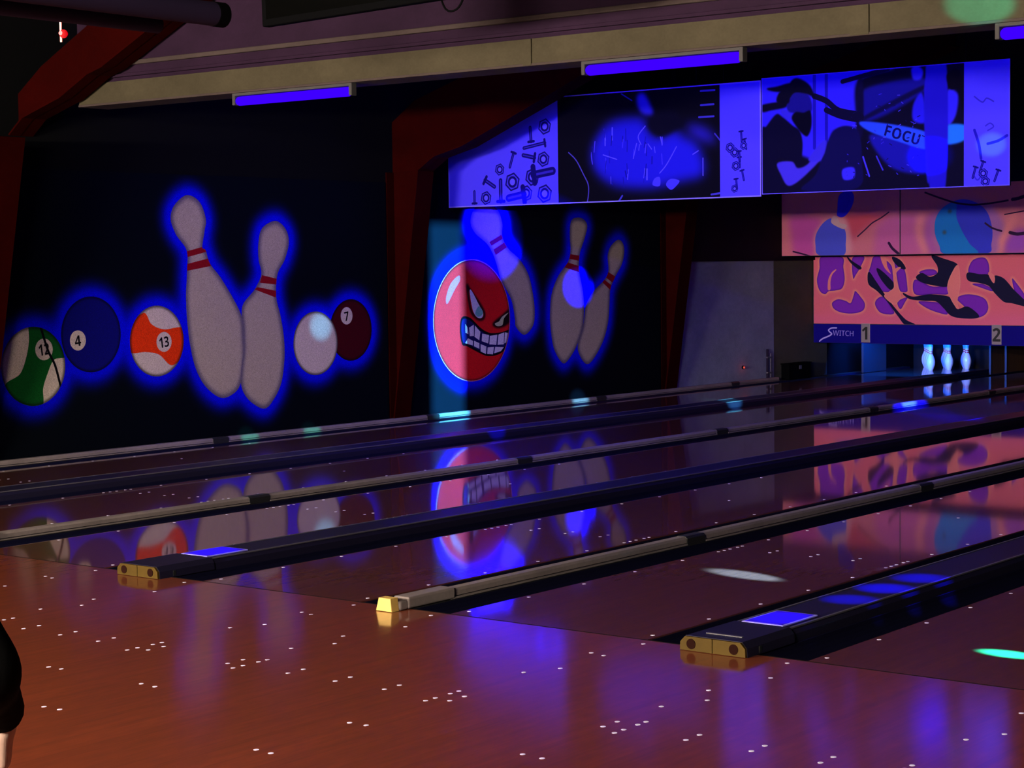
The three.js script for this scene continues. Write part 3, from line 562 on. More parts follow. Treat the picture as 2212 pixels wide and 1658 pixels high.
{
  const a = sign, at = (x, y) => [-7.24 + (x - 80) / 4.686 * 0.00706 + 0.0, 0.708 - (y - 95) / 4.686 * 0.00682];
  a.path([at(140, 255), at(170, 232), at(235, 205), at(262, 185), at(240, 165), at(232, 148), at(262, 130), at(310, 128)], true, false); a.line('#b4a8f4', 0.02);
  a.text('WITCH', at(380, 178)[0], at(380, 178)[1], 0.1, '#a094f0', '{}px sans-serif', 0.02, 1.05);
}
{
  const t = thing('lane_sign_board', 'dark blue sign board with light lettering under the flame board', 'sign', [0, 0, LOW.z]);
  obj('board', span(-7.24, -2.4, 0.455, 0.708, -0.03, -0.001, 0.003), M.navy, t);
  const g = printed(-7.236, -2.4, 0.458, 0.706); g.translate(0, 0, 0.0006); obj('printed_face', g, sign.material(0.7, { specularIntensity: 0.15 }), t);
}
function plaque(x0, x1, digit, label) {
  const a = new Art(x0, x1, 0.47, 0.722, 800, '#8d8088'); a.text(digit, (x0 + x1) / 2, 0.59, 0.24, '#050408', 'bold {}px sans-serif', 0, 0.95);
  const t = thing('lane_number_plaque', label, 'number plaque', [0, 0, LOW.z + 0.012]);
  obj('plate', span(x0, x1, 0.47, 0.722, -0.008, -0.001, 0.002), M.white, t);
  const g = printed(x0 + 0.001, x1 - 0.001, 0.471, 0.721); g.translate(0, 0, 0.0006); obj('printed_face', g, a.material(0.6), t);
}
plaque(-6.515, -6.385, '1', 'small pale plaque bearing the black number one'); plaque(-4.665, -4.535, '2', 'small pale plaque bearing the black number two');

// ---------------------------------------------------------------- posters hung under the rafters
const POS = { y0: 2.155, y1: 3.205, z: -8.6 };
const paper = '#4438ea';  // blue of the blacklight is put into the paper colour
function nut(a, x, y, r0) {
  const r = r0 * 1.15;
  for (const [k, col] of [[1, '#0c0662'], [0.82, '#3a2ed6'], [0.6, '#0c0662'], [0.36, '#5044ea']]) {
    if (k > 0.7) { a.path(Array.from({ length: 6 }, (_, i) => [x + r * k * Math.cos(i * 1.047 + 0.3), y + r * k * Math.sin(i * 1.047 + 0.3)]), false); a.fill(col); } else { a.round(x, y, r * k); a.fill(col); }
  }
}
function bolt(a, p, q, w) {
  a.path([p, q], false, false); a.line('#0c0662', w); a.path([p, q], false, false); a.line('#2a1eb0', w * 0.3);
  const L = Math.hypot(q[0] - p[0], q[1] - p[1]), n = [-(q[1] - p[1]) / L, (q[0] - p[0]) / L];
  a.path([[q[0] + n[0] * w, q[1] + n[1] * w], [q[0] - n[0] * w, q[1] - n[1] * w]], false, false); a.line('#0c0662', w * 0.75);
}
function doodles(a, x0, x1, y0, y1, n) {
  for (let k = 0; k < n; k++) { const x = x0 + 0.04 + rnd() * (x1 - x0 - 0.1), y = y0 + 0.04 + Math.pow(rnd(), 1.6) * (y1 - y0 - 0.1); if (k % 2) nut(a, x, y, 0.028 + 0.02 * rnd()); else bolt(a, [x, y], [x + 0.08 * (rnd() - 0.5), y + 0.09], 0.02); }
}
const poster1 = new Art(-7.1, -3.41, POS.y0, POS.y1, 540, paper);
{
  const a = poster1, P = POSTER, f = (k, col) => { a.path(P[k]); a.fill(col); }, l = (k, col, w) => { a.path(P[k], true, false); a.line(col, w); };
  NUTS.forEach(([x, y, r]) => nut(a, x, y, r)); BOLTS.forEach(([p, q], i) => bolt(a, p, q, [0.034, 0.034, 0.03, 0.04, 0.04, 0.028, 0.044, 0.08, 0.075][i]));
  a.c.fillStyle = '#050413'; let [x, y] = a.at([-5.7, POS.y1]); a.c.fillRect(x, y, 1.855 * a.s, 2 * a.s);
  a.soft(0.05, () => { f('jersey', '#1a16c4'); f('shoulder', '#241ab0'); });
  a.soft(0.02, () => { f('neck', '#06051c'); f('cap', '#2a22d0'); });
  a.path(P.jersey); a.inside(() => { for (let k = 0; k < 46; k++) { const u = -5.45 + 1.0 * rnd(), v = 2.25 + 0.5 * rnd(); a.path([[u, v], [u + 0.04 * (rnd() - 0.5), v + 0.05 + 0.07 * rnd()]], true, false); a.line(['#0e0b8c', '#100c9a', '#3a30e6', '#4a44ee'][k % 4], 0.006 + 0.01 * rnd()); } });
  l('wheel', '#4038b0', 0.012); l('wheelB', '#3028a8', 0.014);
  for (let k = 0; k < 8; k++) l('fold' + k, '#4c44e8', 0.01);
  f('glove0', '#3a32e4'); f('glove1', '#3a32e4'); l('peak', '#241e9a', 0.012);
  for (let k = 0; k < 5; k++) l('tool' + k, '#3a32b8', 0.018);
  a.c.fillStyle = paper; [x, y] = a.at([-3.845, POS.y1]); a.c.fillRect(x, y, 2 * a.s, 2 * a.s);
  doodles(a, -3.84, -3.42, POS.y0, POS.y0 + 0.6, 11);
  a.c.strokeStyle = '#7c70ea'; a.c.lineWidth = 6; a.c.strokeRect(3, 3, a.canvas.width - 6, a.canvas.height - 6);
}
const poster2 = new Art(-3.41, -1.035, POS.y0, POS.y1, 600, '#070520');
{
  const a = poster2, P = POSTER, f = (k, col) => { a.path(P[k]); a.fill(col); }, l = (k, col, w) => { a.path(P[k], true, false); a.line(col, w); };
  a.soft(0.012, () => { f('sky', '#2a1ee0'); f('mid', '#120e7c'); f('mid2', '#141090'); });
  for (const x of [-2.87, -2.75]) { a.path([[x, 3.2], [x, 2.55]], false, false); a.line('#170f9c', 0.03); }
  a.soft(0.008, () => { f('post', '#0a0630'); f('bright0', '#2018d0'); f('bright1', '#2c22e2'); f('bright2', '#1c6ee2'); f('lamp', '#2c22d8'); f('tube0', '#0a0738'); });
  l('frameTop', '#0a0630', 0.04); l('clampArm', '#09062c', 0.05);
  a.soft(0.006, () => { f('tube1', '#2244e0'); f('tube2', '#1a14b8'); f('column', '#1a10b4'); f('chain', '#060414'); f('bench', '#0a0740'); f('nape', '#3026c8'); f('coat', '#060424'); f('brimUpper', '#06041c'); f('brimLower', '#06041c'); f('face', '#140e78'); f('beard', '#040318'); f('capTop', '#06041c'); f('arm', '#3a2cc4'); f('phone', '#3026c0'); f('notch', '#3026e6'); });
  l('fork0', '#3a30d0', 0.016); l('fork1', '#3026b8', 0.014);
  const [p, q] = POSTER.letters; a.text('FOCU', (p[0] + q[0]) / 2, (p[1] + q[1]) / 2, 0.13, '#0a0650', 'bold {}px sans-serif', Math.atan2(p[1] - q[1], q[0] - p[0]), 1.05);
  for (let k = 0; k < 60; k++) { const x = -2.55 + 0.75 * rnd(), y = 2.25 + 0.75 * rnd(); a.path([[x, y], [x + 0.05 * (rnd() - 0.5), y + 0.03 * (rnd() - 0.5)]], true, false); a.line(['#2a22c0', '#0a0644', '#4038d4'][k % 3], 0.007); }
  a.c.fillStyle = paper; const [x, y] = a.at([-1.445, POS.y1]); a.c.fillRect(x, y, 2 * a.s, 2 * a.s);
    for (const k of ['pliers', 'wrench']) l(k, '#1a12a8', 0.024);
  for (const k of ['doodle0', 'doodle1', 'doodle2']) l(k, '#2a20b8', 0.012);
  doodles(a, -1.44, -1.06, POS.y0, POS.y0 + 0.25, 5);
  a.c.strokeStyle = '#5c50e0'; a.c.lineWidth = 5; a.c.strokeRect(2, 2, a.canvas.width - 4, a.canvas.height - 4);
}
function poster(art, x0, x1, dy, label) {
  const t = thing('workshop_poster', label, 'poster', [0, dy, POS.z]);
  obj('board', span(x0, x1, POS.y0, POS.y1, -0.02, -0.001, 0.002), M.black, t);
  const g = printed(x0 + 0.002, x1 - 0.002, POS.y0 + 0.002, POS.y1 - 0.002); g.translate(0, 0, 0.0006); obj('printed_face', g, art.material(0.85, { specularIntensity: 0.1 }), t);
  for (const x of [x0 + 0.4, x1 - 0.4]) obj('hanging_wire', rod([x, POS.y1, -0.01], [x, 3.99 - dy, -0.01], 0.003, 6), M.blackPlastic, t);
}
poster(poster1, -7.1, -3.412, 0, 'wide hanging poster with nuts and bolts beside a dark blue workshop photo');
poster(poster2, -3.408, -1.035, 0.018, 'hanging poster of a capped man beside a bicycle frame lettered in blue');

// ---------------------------------------------------------------- pins, pin deck and pit
const pinProfile = [[0, 0], [0.0255, 0], [0.0285, 0.004], [0.036, 0.02], [0.0495, 0.057], [0.0575, 0.086], [0.0605, 0.114], [0.0575, 0.15], [0.047, 0.186], [0.0355, 0.214], [0.0262, 0.238], [0.0233, 0.254], [0.0245, 0.276], [0.0285, 0.305], [0.0318, 0.33], [0.0322, 0.345], [0.029, 0.362], [0.02, 0.375], [0.01, 0.3802], [0, 0.381]];
const pinGeo = new THREE.LatheGeometry(new THREE.SplineCurve(pinProfile.map((p) => new THREE.Vector2(...p))).getPoints(60).map((p) => new THREE.Vector2(Math.max(0, p.x), Math.max(0, p.y))), 32);
const bandGeo = [0.235, 0.262].map((y) => new THREE.LatheGeometry([[0.0262, y], [0.0268, y + 0.003], [0.0264, y + 0.01], [0.0252, y + 0.012]].map((p) => new THREE.Vector2(p[0] + (y > 0.25 ? -0.0008 : 0.0008), p[1])), 32));
const bowlingPin = thing('bowling_pin', '', 'bowling pin'); obj('body', pinGeo, M.pin, bowlingPin); obj('neck_stripe', bandGeo[0], M.pinRed, bowlingPin); obj('neck_stripe', bandGeo[1], M.pinRed, bowlingPin);
const pinX = laneLeft[0] + LANE / 2, rows = [[0, 0, 'brightest blue-lit bowling pin, leftmost and frontmost of the standing pins'], [-0.152, 1, 'blue-lit bowling pin hidden straight behind the leftmost visible pin'], [0.152, 1, 'blue-lit bowling pin in the middle of the three visible ones'], [-0.305, 2, 'blue-lit bowling pin hidden straight behind the leftmost visible pin'], [0, 2, 'blue-lit bowling pin hidden straight behind the middle visible pin'], [0.305, 2, 'blue-lit bowling pin, right of the three bright visible ones'], [-0.457, 3, 'blue-lit bowling pin hidden straight behind the leftmost visible pin'], [-0.152, 3, 'blue-lit bowling pin hidden straight behind the middle visible pin'], [0.152, 3, 'blue-lit bowling pin hidden straight behind the right bright pin']];
rows.forEach(([x, r, label], i) => { const p = i ? bowlingPin.clone() : bowlingPin; if (i) { p.name = numbered('bowling_pin'); scene.add(p); } p.userData = { label, category: 'bowling pin', group: 'pins standing on the first lane' }; p.position.set(pinX + x, 0, -18.288 - 0.264 * r); });
function kickback(x, label, mat, z0, z1 = -19.2) {
  const t = thing('kickback_plate', label, 'side plate', [x, 0, 0]);
  const foot = z1 < -19 ? -0.13 : 0.001;
  obj('plate', span(-0.012, 0.012, foot, 0.44, z1, z0, 0.004), mat, t); obj('front_edge', span(-0.016, 0.016, foot, 0.44, z0, z0 + 0.02, 0.003), M.sleeve, t);
}
kickback(-6.97, 'blue lit side plate left of the pins under the numeral 1', M.kickPaint, -17.42, -18.1);
kickback(-5.566, 'brown wooden side plate right of the standing pins', M.kickWood, -18.5);
kickback(-5.335, 'wooden side plate at the left of the second lane pin opening', M.kickWood, -18.5);
tag(obj('pit_curtain', span(-7.2, 3.1, -0.13, 1.2, -19.5, -19.46), M.curtain), 'black pit curtain behind the pins', 'curtain');
{
  const t = thing('pin_deck_lamp', 'strip lamp over the pins behind the sign board', 'lamp', [pinX, 0.66, -17.05]);
  obj('housing', span(-0.55, 0.55, 0.012, 0.04, -0.04, 0.04, 0.004), M.fitting, t); for (const s of [-1, 1]) obj('bracket', span(s * 0.4 - 0.02, s * 0.4 + 0.02, 0.02, 0.03, -0.02, 0.519), M.fitting, t);
  obj('glowing_strip', span(-0.5, 0.5, -0.002, 0.011, -0.025, 0.025, 0.004), new THREE.MeshStandardMaterial({ color: 0x000000, emissive: new THREE.Color().setRGB(0.002, 0.11, 1), emissiveIntensity: 2 }), t);
  areaLight(new THREE.Color().setRGB(0.002, 0.11, 1.0), LEVEL.pit, 1.0, 0.05, [pinX, 0.64, -17.05], [pinX + 0.05, 0.1, -18.3]);
}
// things against the pale block wall
{
  const t = thing('equipment_box', 'small black box on the floor against the pale block wall', 'box', [-7.17, -0.001, -15.9]);
  obj('case', span(-0.06, 0.06, 0, 0.2, -0.3, 0.3, 0.012), M.blackPlastic, t); obj('lid', span(-0.064, 0.064, 0.2, 0.215, -0.31, 0.31, 0.005), M.blackPlastic, t); obj('latch', span(0.06, 0.068, 0.13, 0.18, -0.03, 0.03, 0.003), M.capEdge, t);
}
{
  const t = thing('wall_pipe', 'thin dark upright conduit on the pale wall beside the black box', 'pipe', [-7.235, 0, -15.25]);
  obj('riser', rod([0, -0.13, 0], [0, 0.42, 0], 0.014), M.darkPipe, t); obj('riser', rod([0, -0.13, -0.09], [0, 0.36, -0.09], 0.01), M.capEdge, t); for (const y of [0.1, 0.3]) obj('clip', span(-0.012, 0.018, y, y + 0.02, -0.11, 0.02, 0.003), M.capEdge, t);
}
{
  const t = thing('pilot_lamp', 'tiny red pilot light low on the pale block wall', 'lamp', [-7.235, 0.21, -14.65]);
  obj('bezel', rod([-0.014, 0, 0], [0.004, 0, 0], 0.022), M.blackPlastic, t); const g = new THREE.SphereGeometry(0.014, 14, 10); g.translate(0.006, 0, 0);
  obj('glowing_lens', g, new THREE.MeshStandardMaterial({ color: 0x200000, emissive: new THREE.Color().setRGB(1, 0.12, 0.08), emissiveIntensity: 0.8 }), t);
  const l = new THREE.PointLight(new THREE.Color().setRGB(1, 0.12, 0.08), 0.006); l.position.set(-7.19, 0.21, -14.65); scene.add(l);
}

// ---------------------------------------------------------------- top of the picture
{
  const t = thing('ceiling_pipe', 'thick dark pipe in the top left corner running towards the cream beam', 'pipe', [0, 0, 0]);
  obj('barrel', rod([0.487, 2.468, 4.4], [0.487, 2.468, 1.83], 0.042, 24), M.darkPipe, t); obj('end_cap', rod([0.487, 2.468, 1.84], [0.487, 2.468, 1.79], 0.044, 24), M.blackPlastic, t);
  obj('side_pipe', rod([0.335, 2.432, 4.4], [0.335, 2.432, 1.96], 0.03, 20), M.darkPipe, t); for (const z of [3.2, 4.2]) { obj('hanger', span(0.475, 0.499, 2.46, 3.995, z - 0.01, z + 0.01), M.blackPlastic, t); obj('clamp', span(0.32, 0.5, 2.425, 2.475, z - 0.015, z + 0.015, 0.004), M.blackPlastic, t); }
}
{
  const t = thing('sensor_rod', 'thin white rod with a glowing red indicator in the top left corner', 'sensor', [-3.84, 2.98, -1.0]);
  obj('rod', rod([0.012, -0.03, 0], [-0.012, 0.9, 0], 0.007, 10), M.white, t); obj('housing', span(0.016, 0.052, 0.0, 0.036, -0.02, 0.002, 0.005), M.blackPlastic, t);
  const g = new THREE.SphereGeometry(0.026, 20, 14), h = new THREE.SphereGeometry(0.013, 16, 12); g.translate(0.034, 0.018, 0.0); h.translate(0.036, 0.02, 0.022);
  const lens = obj('glowing_indicator', g, new THREE.MeshStandardMaterial({ color: 0x300000, emissive: new THREE.Color().setRGB(1, 0.0, 0.01), emissiveIntensity: 0.7 }), t); obj('glowing_core', h, new THREE.MeshStandardMaterial({ color: 0x300000, emissive: new THREE.Color().setRGB(1, 0.45, 0.4), emissiveIntensity: 1.4 }), lens);
  const l = new THREE.PointLight(new THREE.Color().setRGB(1, 0.06, 0.04), 0.12); l.position.set(-3.80, 3.0, -0.95); scene.add(l);
}
{
  const t = thing('hanging_monitor', 'black monitor with a loop of cable at the top edge in front of the beam', 'monitor', [-1.93, 3.0, -1.5]);
  t.rotation.z = 0.025;
  obj('case', span(-0.69, 0.69, 0.0, 0.55, -0.06, 0.0, 0.01), M.blackPlastic, t); obj('screen', span(-0.65, 0.65, 0.04, 0.51, 0.0, 0.003), M.screen, t);
  obj('bracket', span(-0.05, 0.05, 0.3, 0.99, -0.1, -0.06, 0.004), M.blackPlastic, t);
  obj('cable_loop', tube([[0.62, 0.14, -0.07], [0.64, 0.02, -0.05], [0.68, -0.055, -0.05], [0.74, -0.062, -0.05], [0.79, -0.02, -0.05], [0.8, 0.12, -0.06]], 0.006), M.blackPlastic, t);
}

// ---------------------------------------------------------------- lamps outside the picture
{
  const t = thing('concourse_lamp', 'long warm lamp bar over the concourse behind the camera', 'lamp', [2.6, 3.0, 9.2]);
  obj('housing', span(-2.05, 2.05, -0.17, 0.17, 0.01, 0.1, 0.01), M.fitting, t); obj('glowing_panel', span(-2, 2, -0.15, 0.15, 0, 0.012), new THREE.MeshStandardMaterial({ color: 0x000000, emissive: WARM_COLOR, emissiveIntensity: 1 }), t);
  obj('hanger', span(-1.5, -1.46, 0.17, 1.0, 0.03, 0.07), M.blackPlastic, t); obj('hanger', span(1.46, 1.5, 0.17, 1.0, 0.03, 0.07), M.blackPlastic, t);
  areaLight(WARM_COLOR, LEVEL.warm, 4, 0.3, [2.6, 3.0, 9.18], [0.5, 1.6, -6]);
}
{
  const t = thing('concourse_lamp', 'long warm lamp bar over the concourse, left of the other bar', 'lamp', [-3.6, 2.2, 9.2]);
  obj('housing', span(-2.05, 2.05, -0.17, 0.17, 0.01, 0.1, 0.01), M.fitting, t); obj('glowing_panel', span(-2, 2, -0.15, 0.15, 0, 0.012), new THREE.MeshStandardMaterial({ color: 0x000000, emissive: WARM_COLOR, emissiveIntensity: 1 }), t);
  obj('hanger', span(-1.5, -1.46, 0.17, 1.8, 0.03, 0.07), M.blackPlastic, t); obj('hanger', span(1.46, 1.5, 0.17, 1.8, 0.03, 0.07), M.blackPlastic, t);
  areaLight(WARM_COLOR, LEVEL.front, 4, 0.3, [-3.6, 2.2, 9.18], [-4, 1.6, -12]);
}
{
  const t = thing('approach_downlight', 'square amber ceiling lamp over the approach', 'lamp', [-1.6, 3.9, 3.4]);
  obj('housing', span(-0.5, 0.5, 0.0, 0.09, -0.5, 0.5, 0.01), M.fitting, t); obj('glowing_panel', span(-0.45, 0.45, -0.01, 0.004, -0.45, 0.45), new THREE.MeshStandardMaterial({ color: 0x000000, emissive: new THREE.Color().setRGB(1, 0.5, 0.2), emissiveIntensity: 0.5 }), t);
  areaLight(new THREE.Color().setRGB(1, 0.45, 0.16), LEVEL.down, 0.9, 0.9, [-1.6, 3.88, 3.4], [-1.6, 0, 3.4]);
}
{
  const t = thing('added_wall_tube', 'added blue tube lamp out of sight behind the posters facing the mural with the angry ball', 'lamp', [-4.6, 2.85, -9.4]);  // added unseen tube that puts more blue on this mural
  obj('housing', span(-0.03, 0.03, -0.04, 0.04, -0.6, 0.6, 0.004), M.fitting, t); obj('stem', span(-0.01, 0.01, 0.04, 1.15, -0.01, 0.01), M.blackPlastic, t);
  const g = new THREE.CapsuleGeometry(0.02, 1.1, 6, 14); g.rotateX(Math.PI / 2); g.translate(-0.05, 0, 0); obj('glowing_tube', g, M.uvTube, t);
  areaLight(UV_COLOR, 130, 1.14, 0.05, [-4.69, 2.85, -9.4], [-7.25, 1.2, -11.2]);
}
// multi-beam disco light right of the picture
const CYAN = new THREE.Color().setRGB(0.13, 0.8, 1), ICE = new THREE.Color().setRGB(0.16, 0.62, 1), BLUE = new THREE.Color().setRGB(0.0005, 0.0, 1), GREEN = new THREE.Color().setRGB(0.005, 1, 0.65);
const beams = [                                                        // colour, candela, target, radius of the spot there, edge
  [ICE, 9000, [0.55, 0, -1.66], 0.105, 0.5], [GREEN, 14000, [2.42, 0, -0.57], 0.075, 0.45],
  [BLUE, 40000, [-7.25, 1.85, -9.45], 0.5, 0.6], [BLUE, 20000, [-7.25, 1.3, -11.05], 0.25, 0.4], [new THREE.Color().setRGB(0.12, 0.5, 1), 1100, [-7.25, 1.0, -6.82], 0.17, 0.7],
  [ICE, 5200, [-7.1, 0.045, -10.9], 0.14, 0.7], [GREEN, 900, [-7.0, 0.03, -6.5], 0.05, 0.6], [GREEN, 900, [-7.12, 0.03, -5.74], 0.05, 0.6],
  [CYAN, 9000, [-5.42, 0.055, -11.35], 0.12, 0.6], [ICE, 5000, [-3.73, 0.05, -12.2], 0.1, 0.6], [BLUE, 40000, [-3.2, 0, -11.6], 0.3, 0.7], [BLUE, 5000, [-5.5, 0.05, -7.2], 0.14, 0.6],
  [GREEN, 900, [0.98, 2.98, -3.5], 0.13, 0.35], [BLUE, 5000, [-1.75, 2.45, -8.6], 0.18, 0.7], [CYAN, 1500, [-1.2, 2.52, -8.6], 0.12, 0.5],
];
{
  const at = [6.2, 2.3, -0.15], t = thing('disco_light', 'black multi-beam disco light hung right of the approach', 'lamp', at);
  obj('case', span(-0.16, 0.22, -0.16, 0.16, -0.2, 0.2, 0.02), M.blackPlastic, t); obj('yoke', [span(0.0, 0.04, -0.02, 0.3, -0.24, -0.2), span(0.0, 0.04, -0.02, 0.3, 0.2, 0.24), span(0.0, 0.04, 0.3, 0.33, -0.24, 0.24)], M.blackPlastic, t); obj('pole', rod([0.02, 0.33, 0], [0.02, 1.69, 0], 0.015), M.blackPlastic, t);
  beams.forEach(([color, power, to, r, soft], i) => {
    const y = -0.12 + 0.06 * Math.floor(i / 4), z = -0.14 + 0.09 * (i % 4), from = [at[0] - 0.2, at[1] + y, at[2] + z];
    const lens = rod([-0.16, y, z], [-0.175, y, z], 0.02, 14); obj('glowing_lens', lens, new THREE.MeshStandardMaterial({ color: 0x000000, emissive: color, emissiveIntensity: 0.6 }), t);
    const d = Math.hypot(...to.map((v, k) => v - from[k])); spotLight(color, power, from, to, Math.atan(r / d), soft, 0.6);
  });
}
// added blue pin spots, out of view, to brighten the blue plates and right cap
for (const [x, z, word, targets] of [[1.4475, -1.0, 'right', [[1.455, -0.45, 0.16, 60], [1.46, -1.05, 0.15, 700], [1.46, -1.4, 0.16, 1100], [1.47, -1.75, 0.16, 900]]], [-2.0, -0.5, 'left', [[-2.0, -0.45, 0.16, 60]]]]) {
  const t = thing('added_pin_spot', `added small black ceiling lamp with blue beams straight above the ${word} yellow-nosed cap`, 'lamp', [x, 3.86, z]);
  obj('case', span(-0.06, 0.06, 0.01, 0.14, -0.2, 0.2, 0.012), M.blackPlastic, t);
  targets.forEach(([tx, tz, r, power], i) => { const dz = 0.12 - 0.08 * i; obj('glowing_lens', rod([0, 0.0, dz], [0, 0.012, dz], 0.02, 14), new THREE.MeshStandardMaterial({ color: 0x000000, emissive: BLUE, emissiveIntensity: 0.6 }), t); spotLight(BLUE, power, [x, 3.85, z + dz], [tx, 0.06, tz], Math.atan(r / 3.8), 0.9, 0.6); });
}
// added unseen spotlight; four shutters shape its upright beam on the mural
{
  const from = new THREE.Vector3(6.8, 2.25, 0.7), to = new THREE.Vector3(-7.25, 1.0, -8.72), t = thing('added_framing_spotlight', 'added black framing spotlight with four shutter blades beside the disco light', 'lamp', from.toArray());
  t.lookAt(to);
  obj('barrel', [rod([0, 0, -0.45], [0, 0, -0.03], 0.09, 24)], M.blackPlastic, t); obj('glowing_lens', rod([0, 0, -0.035], [0, 0, -0.022], 0.03, 20), new THREE.MeshStandardMaterial({ color: 0x000000, emissive: CYAN, emissiveIntensity: 0.6 }), t);
  const D = 0.6, k = D / from.distanceTo(to), w = 0.5 * k * 0.42, h = 1.0 * k, S = 0.16;
  obj('shutter_blade', span(w, S, -S, S, D - 0.001, D + 0.001), M.blackPlastic, t); obj('shutter_blade', span(-S, -w, -S, S, D - 0.001, D + 0.001), M.blackPlastic, t);
  obj('shutter_blade', span(-S, S, h, S, D + 0.0015, D + 0.0035), M.blackPlastic, t); obj('shutter_blade', span(-S, S, -S, -h, D + 0.0015, D + 0.0035), M.blackPlastic, t);
  obj('shutter_arm', [span(-S, -S + 0.015, -0.01, 0.01, -0.1, D), span(S - 0.015, S, -0.01, 0.01, -0.1, D), span(-S, S, -0.01, 0.01, -0.11, -0.095)], M.blackPlastic, t); obj('pole', rod([0, 0.09, -0.25], [0, 1.65, -0.05], 0.015), M.blackPlastic, t);
  spotLight(new THREE.Color().setRGB(0.05, 0.52, 1), 28000, from.toArray(), to.toArray(), 0.13, 0.1, 0.12);
}

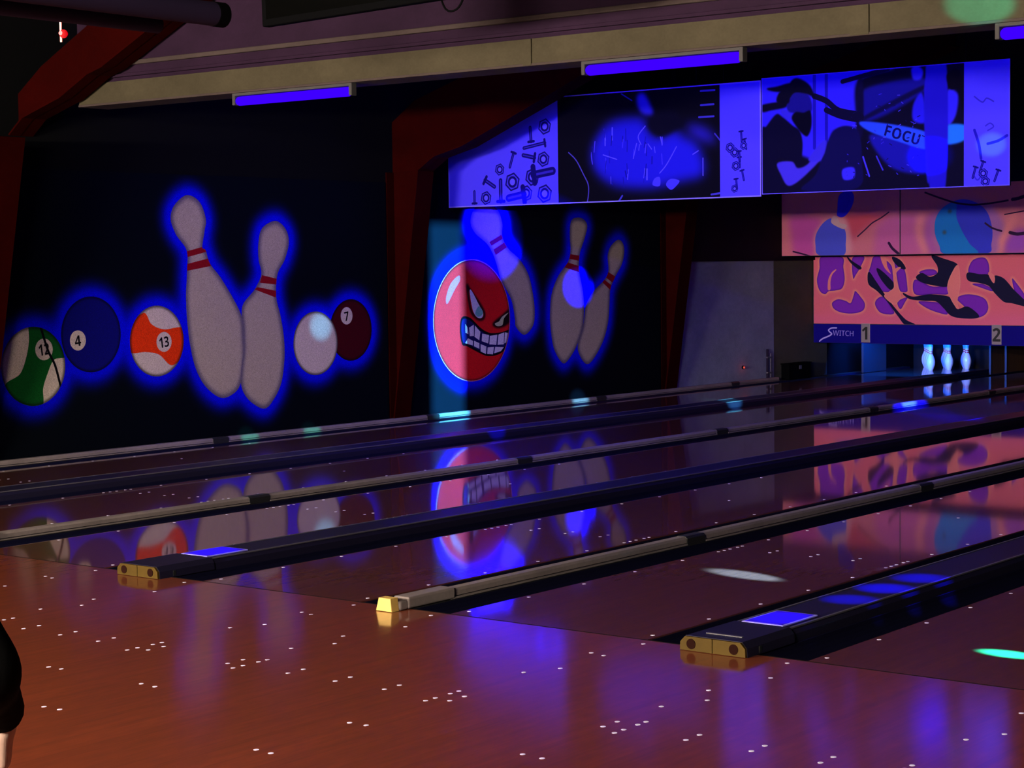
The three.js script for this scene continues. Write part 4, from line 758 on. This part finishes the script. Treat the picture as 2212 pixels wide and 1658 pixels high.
// ---------------------------------------------------------------- person at the left edge
const person = thing('person', 'person in black standing at the left edge, only a sleeve and pale hand in view', 'person', [2.852, 0, 4.972], -2.35);
person.scale.setScalar(0.9);
{
  const smin = (a, b, k) => { const h = Math.max(k - Math.abs(a - b), 0) / k; return Math.min(a, b) - h * h * k * 0.25; };
  const capsule = (x, y, z, [ax, ay, az, ra], [bx, by, bz, rb]) => { const dx = bx - ax, dy = by - ay, dz = bz - az, px = x - ax, py = y - ay, pz = z - az, t = Math.max(0, Math.min(1, (px * dx + py * dy + pz * dz) / (dx * dx + dy * dy + dz * dz))); return Math.hypot(px - t * dx, py - t * dy, pz - t * dz) - (ra + t * (rb - ra)); };
  function blob(bones, res, half, centre, k) {
    const mc = new MarchingCubes(res, new THREE.MeshBasicMaterial(), false, false, 400000); mc.isolation = 0;
    const f = mc.field, N = res;
    for (let iz = 0; iz < N; iz++) for (let iy = 0; iy < N; iy++) for (let ix = 0; ix < N; ix++) {
      const x = centre[0] + half[0] * (ix / N * 2 - 1), y = centre[1] + half[1] * (iy / N * 2 - 1), z = centre[2] + half[2] * (iz / N * 2 - 1); let d = 1e3;
      for (const [a, b, kk] of bones) { const e = capsule(x, y, z, a, b); if (e < d + k) d = smin(d, e, kk ?? k); }
      f[iz * N * N + iy * N + ix] = -d;
    }
    mc.update(); const n = mc.count, p = mc.positionArray.slice(0, n * 3);
    for (let i = 0; i < n; i++) for (let q = 0; q < 3; q++) p[3 * i + q] = centre[q] + half[q] * p[3 * i + q];
    let g = new THREE.BufferGeometry(); g.setAttribute('position', new THREE.BufferAttribute(new Float32Array(p), 3)); g = mergeVertices(g, 1e-4); g.computeVertexNormals();
    g.setAttribute('uv', new THREE.BufferAttribute(new Float32Array(g.attributes.position.count * 2), 2)); return g;
  }
  const cloth = std(0.002, 0.002, 0.0024, 0.95, { specularIntensity: 0.1 }), skin = std(0.5, 0.33, 0.28, 0.5), hair = std(0.02, 0.012, 0.008, 0.7), denim = std(0.008, 0.008, 0.012, 0.9), shoe = std(0.02, 0.02, 0.02, 0.5);
  // the figure faces +z of its own axes; x > 0 is its left side
  const arm = (s) => { const S = [s * 0.185, 1.42, 0], E = [s * 0.3, 1.07, -0.05], W = [s * 0.312, 0.975, 0.085]; return { S, E, W }; };
  const bodyBones = [[[0, 1.0, 0, 0.15], [0, 1.2, 0, 0.135]], [[0, 1.2, 0.0, 0.14], [0, 1.38, 0, 0.15]], [[-0.09, 1.37, 0, 0.11], [0.09, 1.37, 0, 0.11]], [[-0.17, 1.42, 0, 0.065], [0.17, 1.42, 0, 0.065]], [[0, 1.42, -0.01, 0.06], [0, 1.53, 0.01, 0.055]], [[-0.07, 0.96, 0, 0.12], [0.07, 0.96, 0, 0.12]]];
  const sleeves = [], legs = [], hands = [];
  for (const s of [-1, 1]) {
    const { S, E, W } = arm(s); sleeves.push([[...S, 0.068], [...E, 0.056]], [[...E, 0.06], [...W, 0.045]]);
    legs.push([[s * 0.09, 0.95, 0, 0.105], [s * 0.11, 0.5, 0.02, 0.07]], [[s * 0.11, 0.5, 0.02, 0.068], [s * 0.12, 0.09, -0.01, 0.05]]);
  }
  obj('body', blob([...bodyBones, ...legs, ...sleeves], 120, [0.5, 0.95, 0.32], [0, 0.82, 0], 0.05), cloth, person);
  for (const s of [-1, 1]) {
    const { W } = arm(s), h = [];
    h.push([[W[0], W[1] + 0.02, W[2], 0.027], [W[0], W[1] - 0.03, W[2] + 0.01, 0.026], 0.015], [[W[0], W[1] - 0.03, W[2] + 0.01, 0.026], [W[0] - s * 0.005, W[1] - 0.095, W[2] + 0.02, 0.022], 0.015], [[W[0], W[1] - 0.05, W[2] + 0.035, 0.019], [W[0], W[1] - 0.095, W[2] + 0.045, 0.015], 0.012], [[W[0], W[1] - 0.05, W[2] - 0.01, 0.019], [W[0], W[1] - 0.095, W[2] - 0.012, 0.015], 0.012]);
    [[0.047, 0.072], [0.028, 0.08], [0.008, 0.075], [-0.012, 0.06]].forEach(([dz, L]) => { const k0 = [W[0] - s * 0.004, W[1] - 0.1, W[2] + dz], k1 = [W[0] - s * 0.018, k0[1] - L * 0.5, k0[2] + 0.004], k2 = [W[0] - s * 0.042, k0[1] - L * 0.85, k0[2] + 0.006]; h.push([[...k0, 0.0095], [...k1, 0.009], 0.004], [[...k1, 0.009], [...k2, 0.0078], 0.004]); });
    h.push([[W[0] - s * 0.005, W[1] - 0.035, W[2] + 0.035, 0.014], [W[0] - s * 0.02, W[1] - 0.075, W[2] + 0.066, 0.0115], 0.008], [[W[0] - s * 0.02, W[1] - 0.075, W[2] + 0.066, 0.0115], [W[0] - s * 0.03, W[1] - 0.108, W[2] + 0.07, 0.009], 0.005]);
    obj('hand', blob(h, 80, [0.12, 0.14, 0.12], [W[0] - s * 0.01, W[1] - 0.085, W[2] + 0.02], 0.012), skin, person);
    const sh = blob([[[s * 0.12, 0.045, -0.06, 0.045], [s * 0.125, 0.035, 0.16, 0.036]], [[s * 0.12, 0.08, -0.03, 0.05], [s * 0.12, 0.05, 0.08, 0.045]]], 48, [0.12, 0.16, 0.28], [s * 0.12, 0.1, 0.05], 0.03); obj('shoe', sh, shoe, person);
  }
  const headGeo = blob([[[0, 1.63, 0.0, 0.085], [0, 1.68, -0.01, 0.095]], [[0, 1.56, 0.045, 0.05], [0, 1.6, 0.05, 0.06]], [[0, 1.6, 0.095, 0.011], [0, 1.64, 0.085, 0.009], 0.012], [[-0.09, 1.6, -0.005, 0.014], [-0.092, 1.65, -0.01, 0.018], 0.01], [[0.09, 1.6, -0.005, 0.014], [0.092, 1.65, -0.01, 0.018], 0.01], [[-0.03, 1.575, 0.086, 0.012], [0.03, 1.575, 0.086, 0.012], 0.012], [[0, 1.5, 0.0, 0.055], [0, 1.58, 0.0, 0.057]]], 80, [0.16, 0.2, 0.16], [0, 1.62, 0.01], 0.03);
  obj('head', headGeo, skin, person);
  obj('hair', blob([[[0, 1.69, -0.02, 0.105], [0, 1.66, -0.045, 0.1]], [[-0.05, 1.74, 0.03, 0.05], [0.05, 1.74, 0.03, 0.05]], [[0, 1.58, -0.07, 0.05], [0, 1.66, -0.06, 0.08]]], 64, [0.17, 0.2, 0.19], [0, 1.68, -0.03], 0.03), hair, person);
  for (const s of [-1, 1]) { const e = new THREE.SphereGeometry(0.012, 14, 10); e.translate(s * 0.033, 1.645, 0.083); obj('eye', e, M.white, person); }
}

renderer.render(scene, camera);
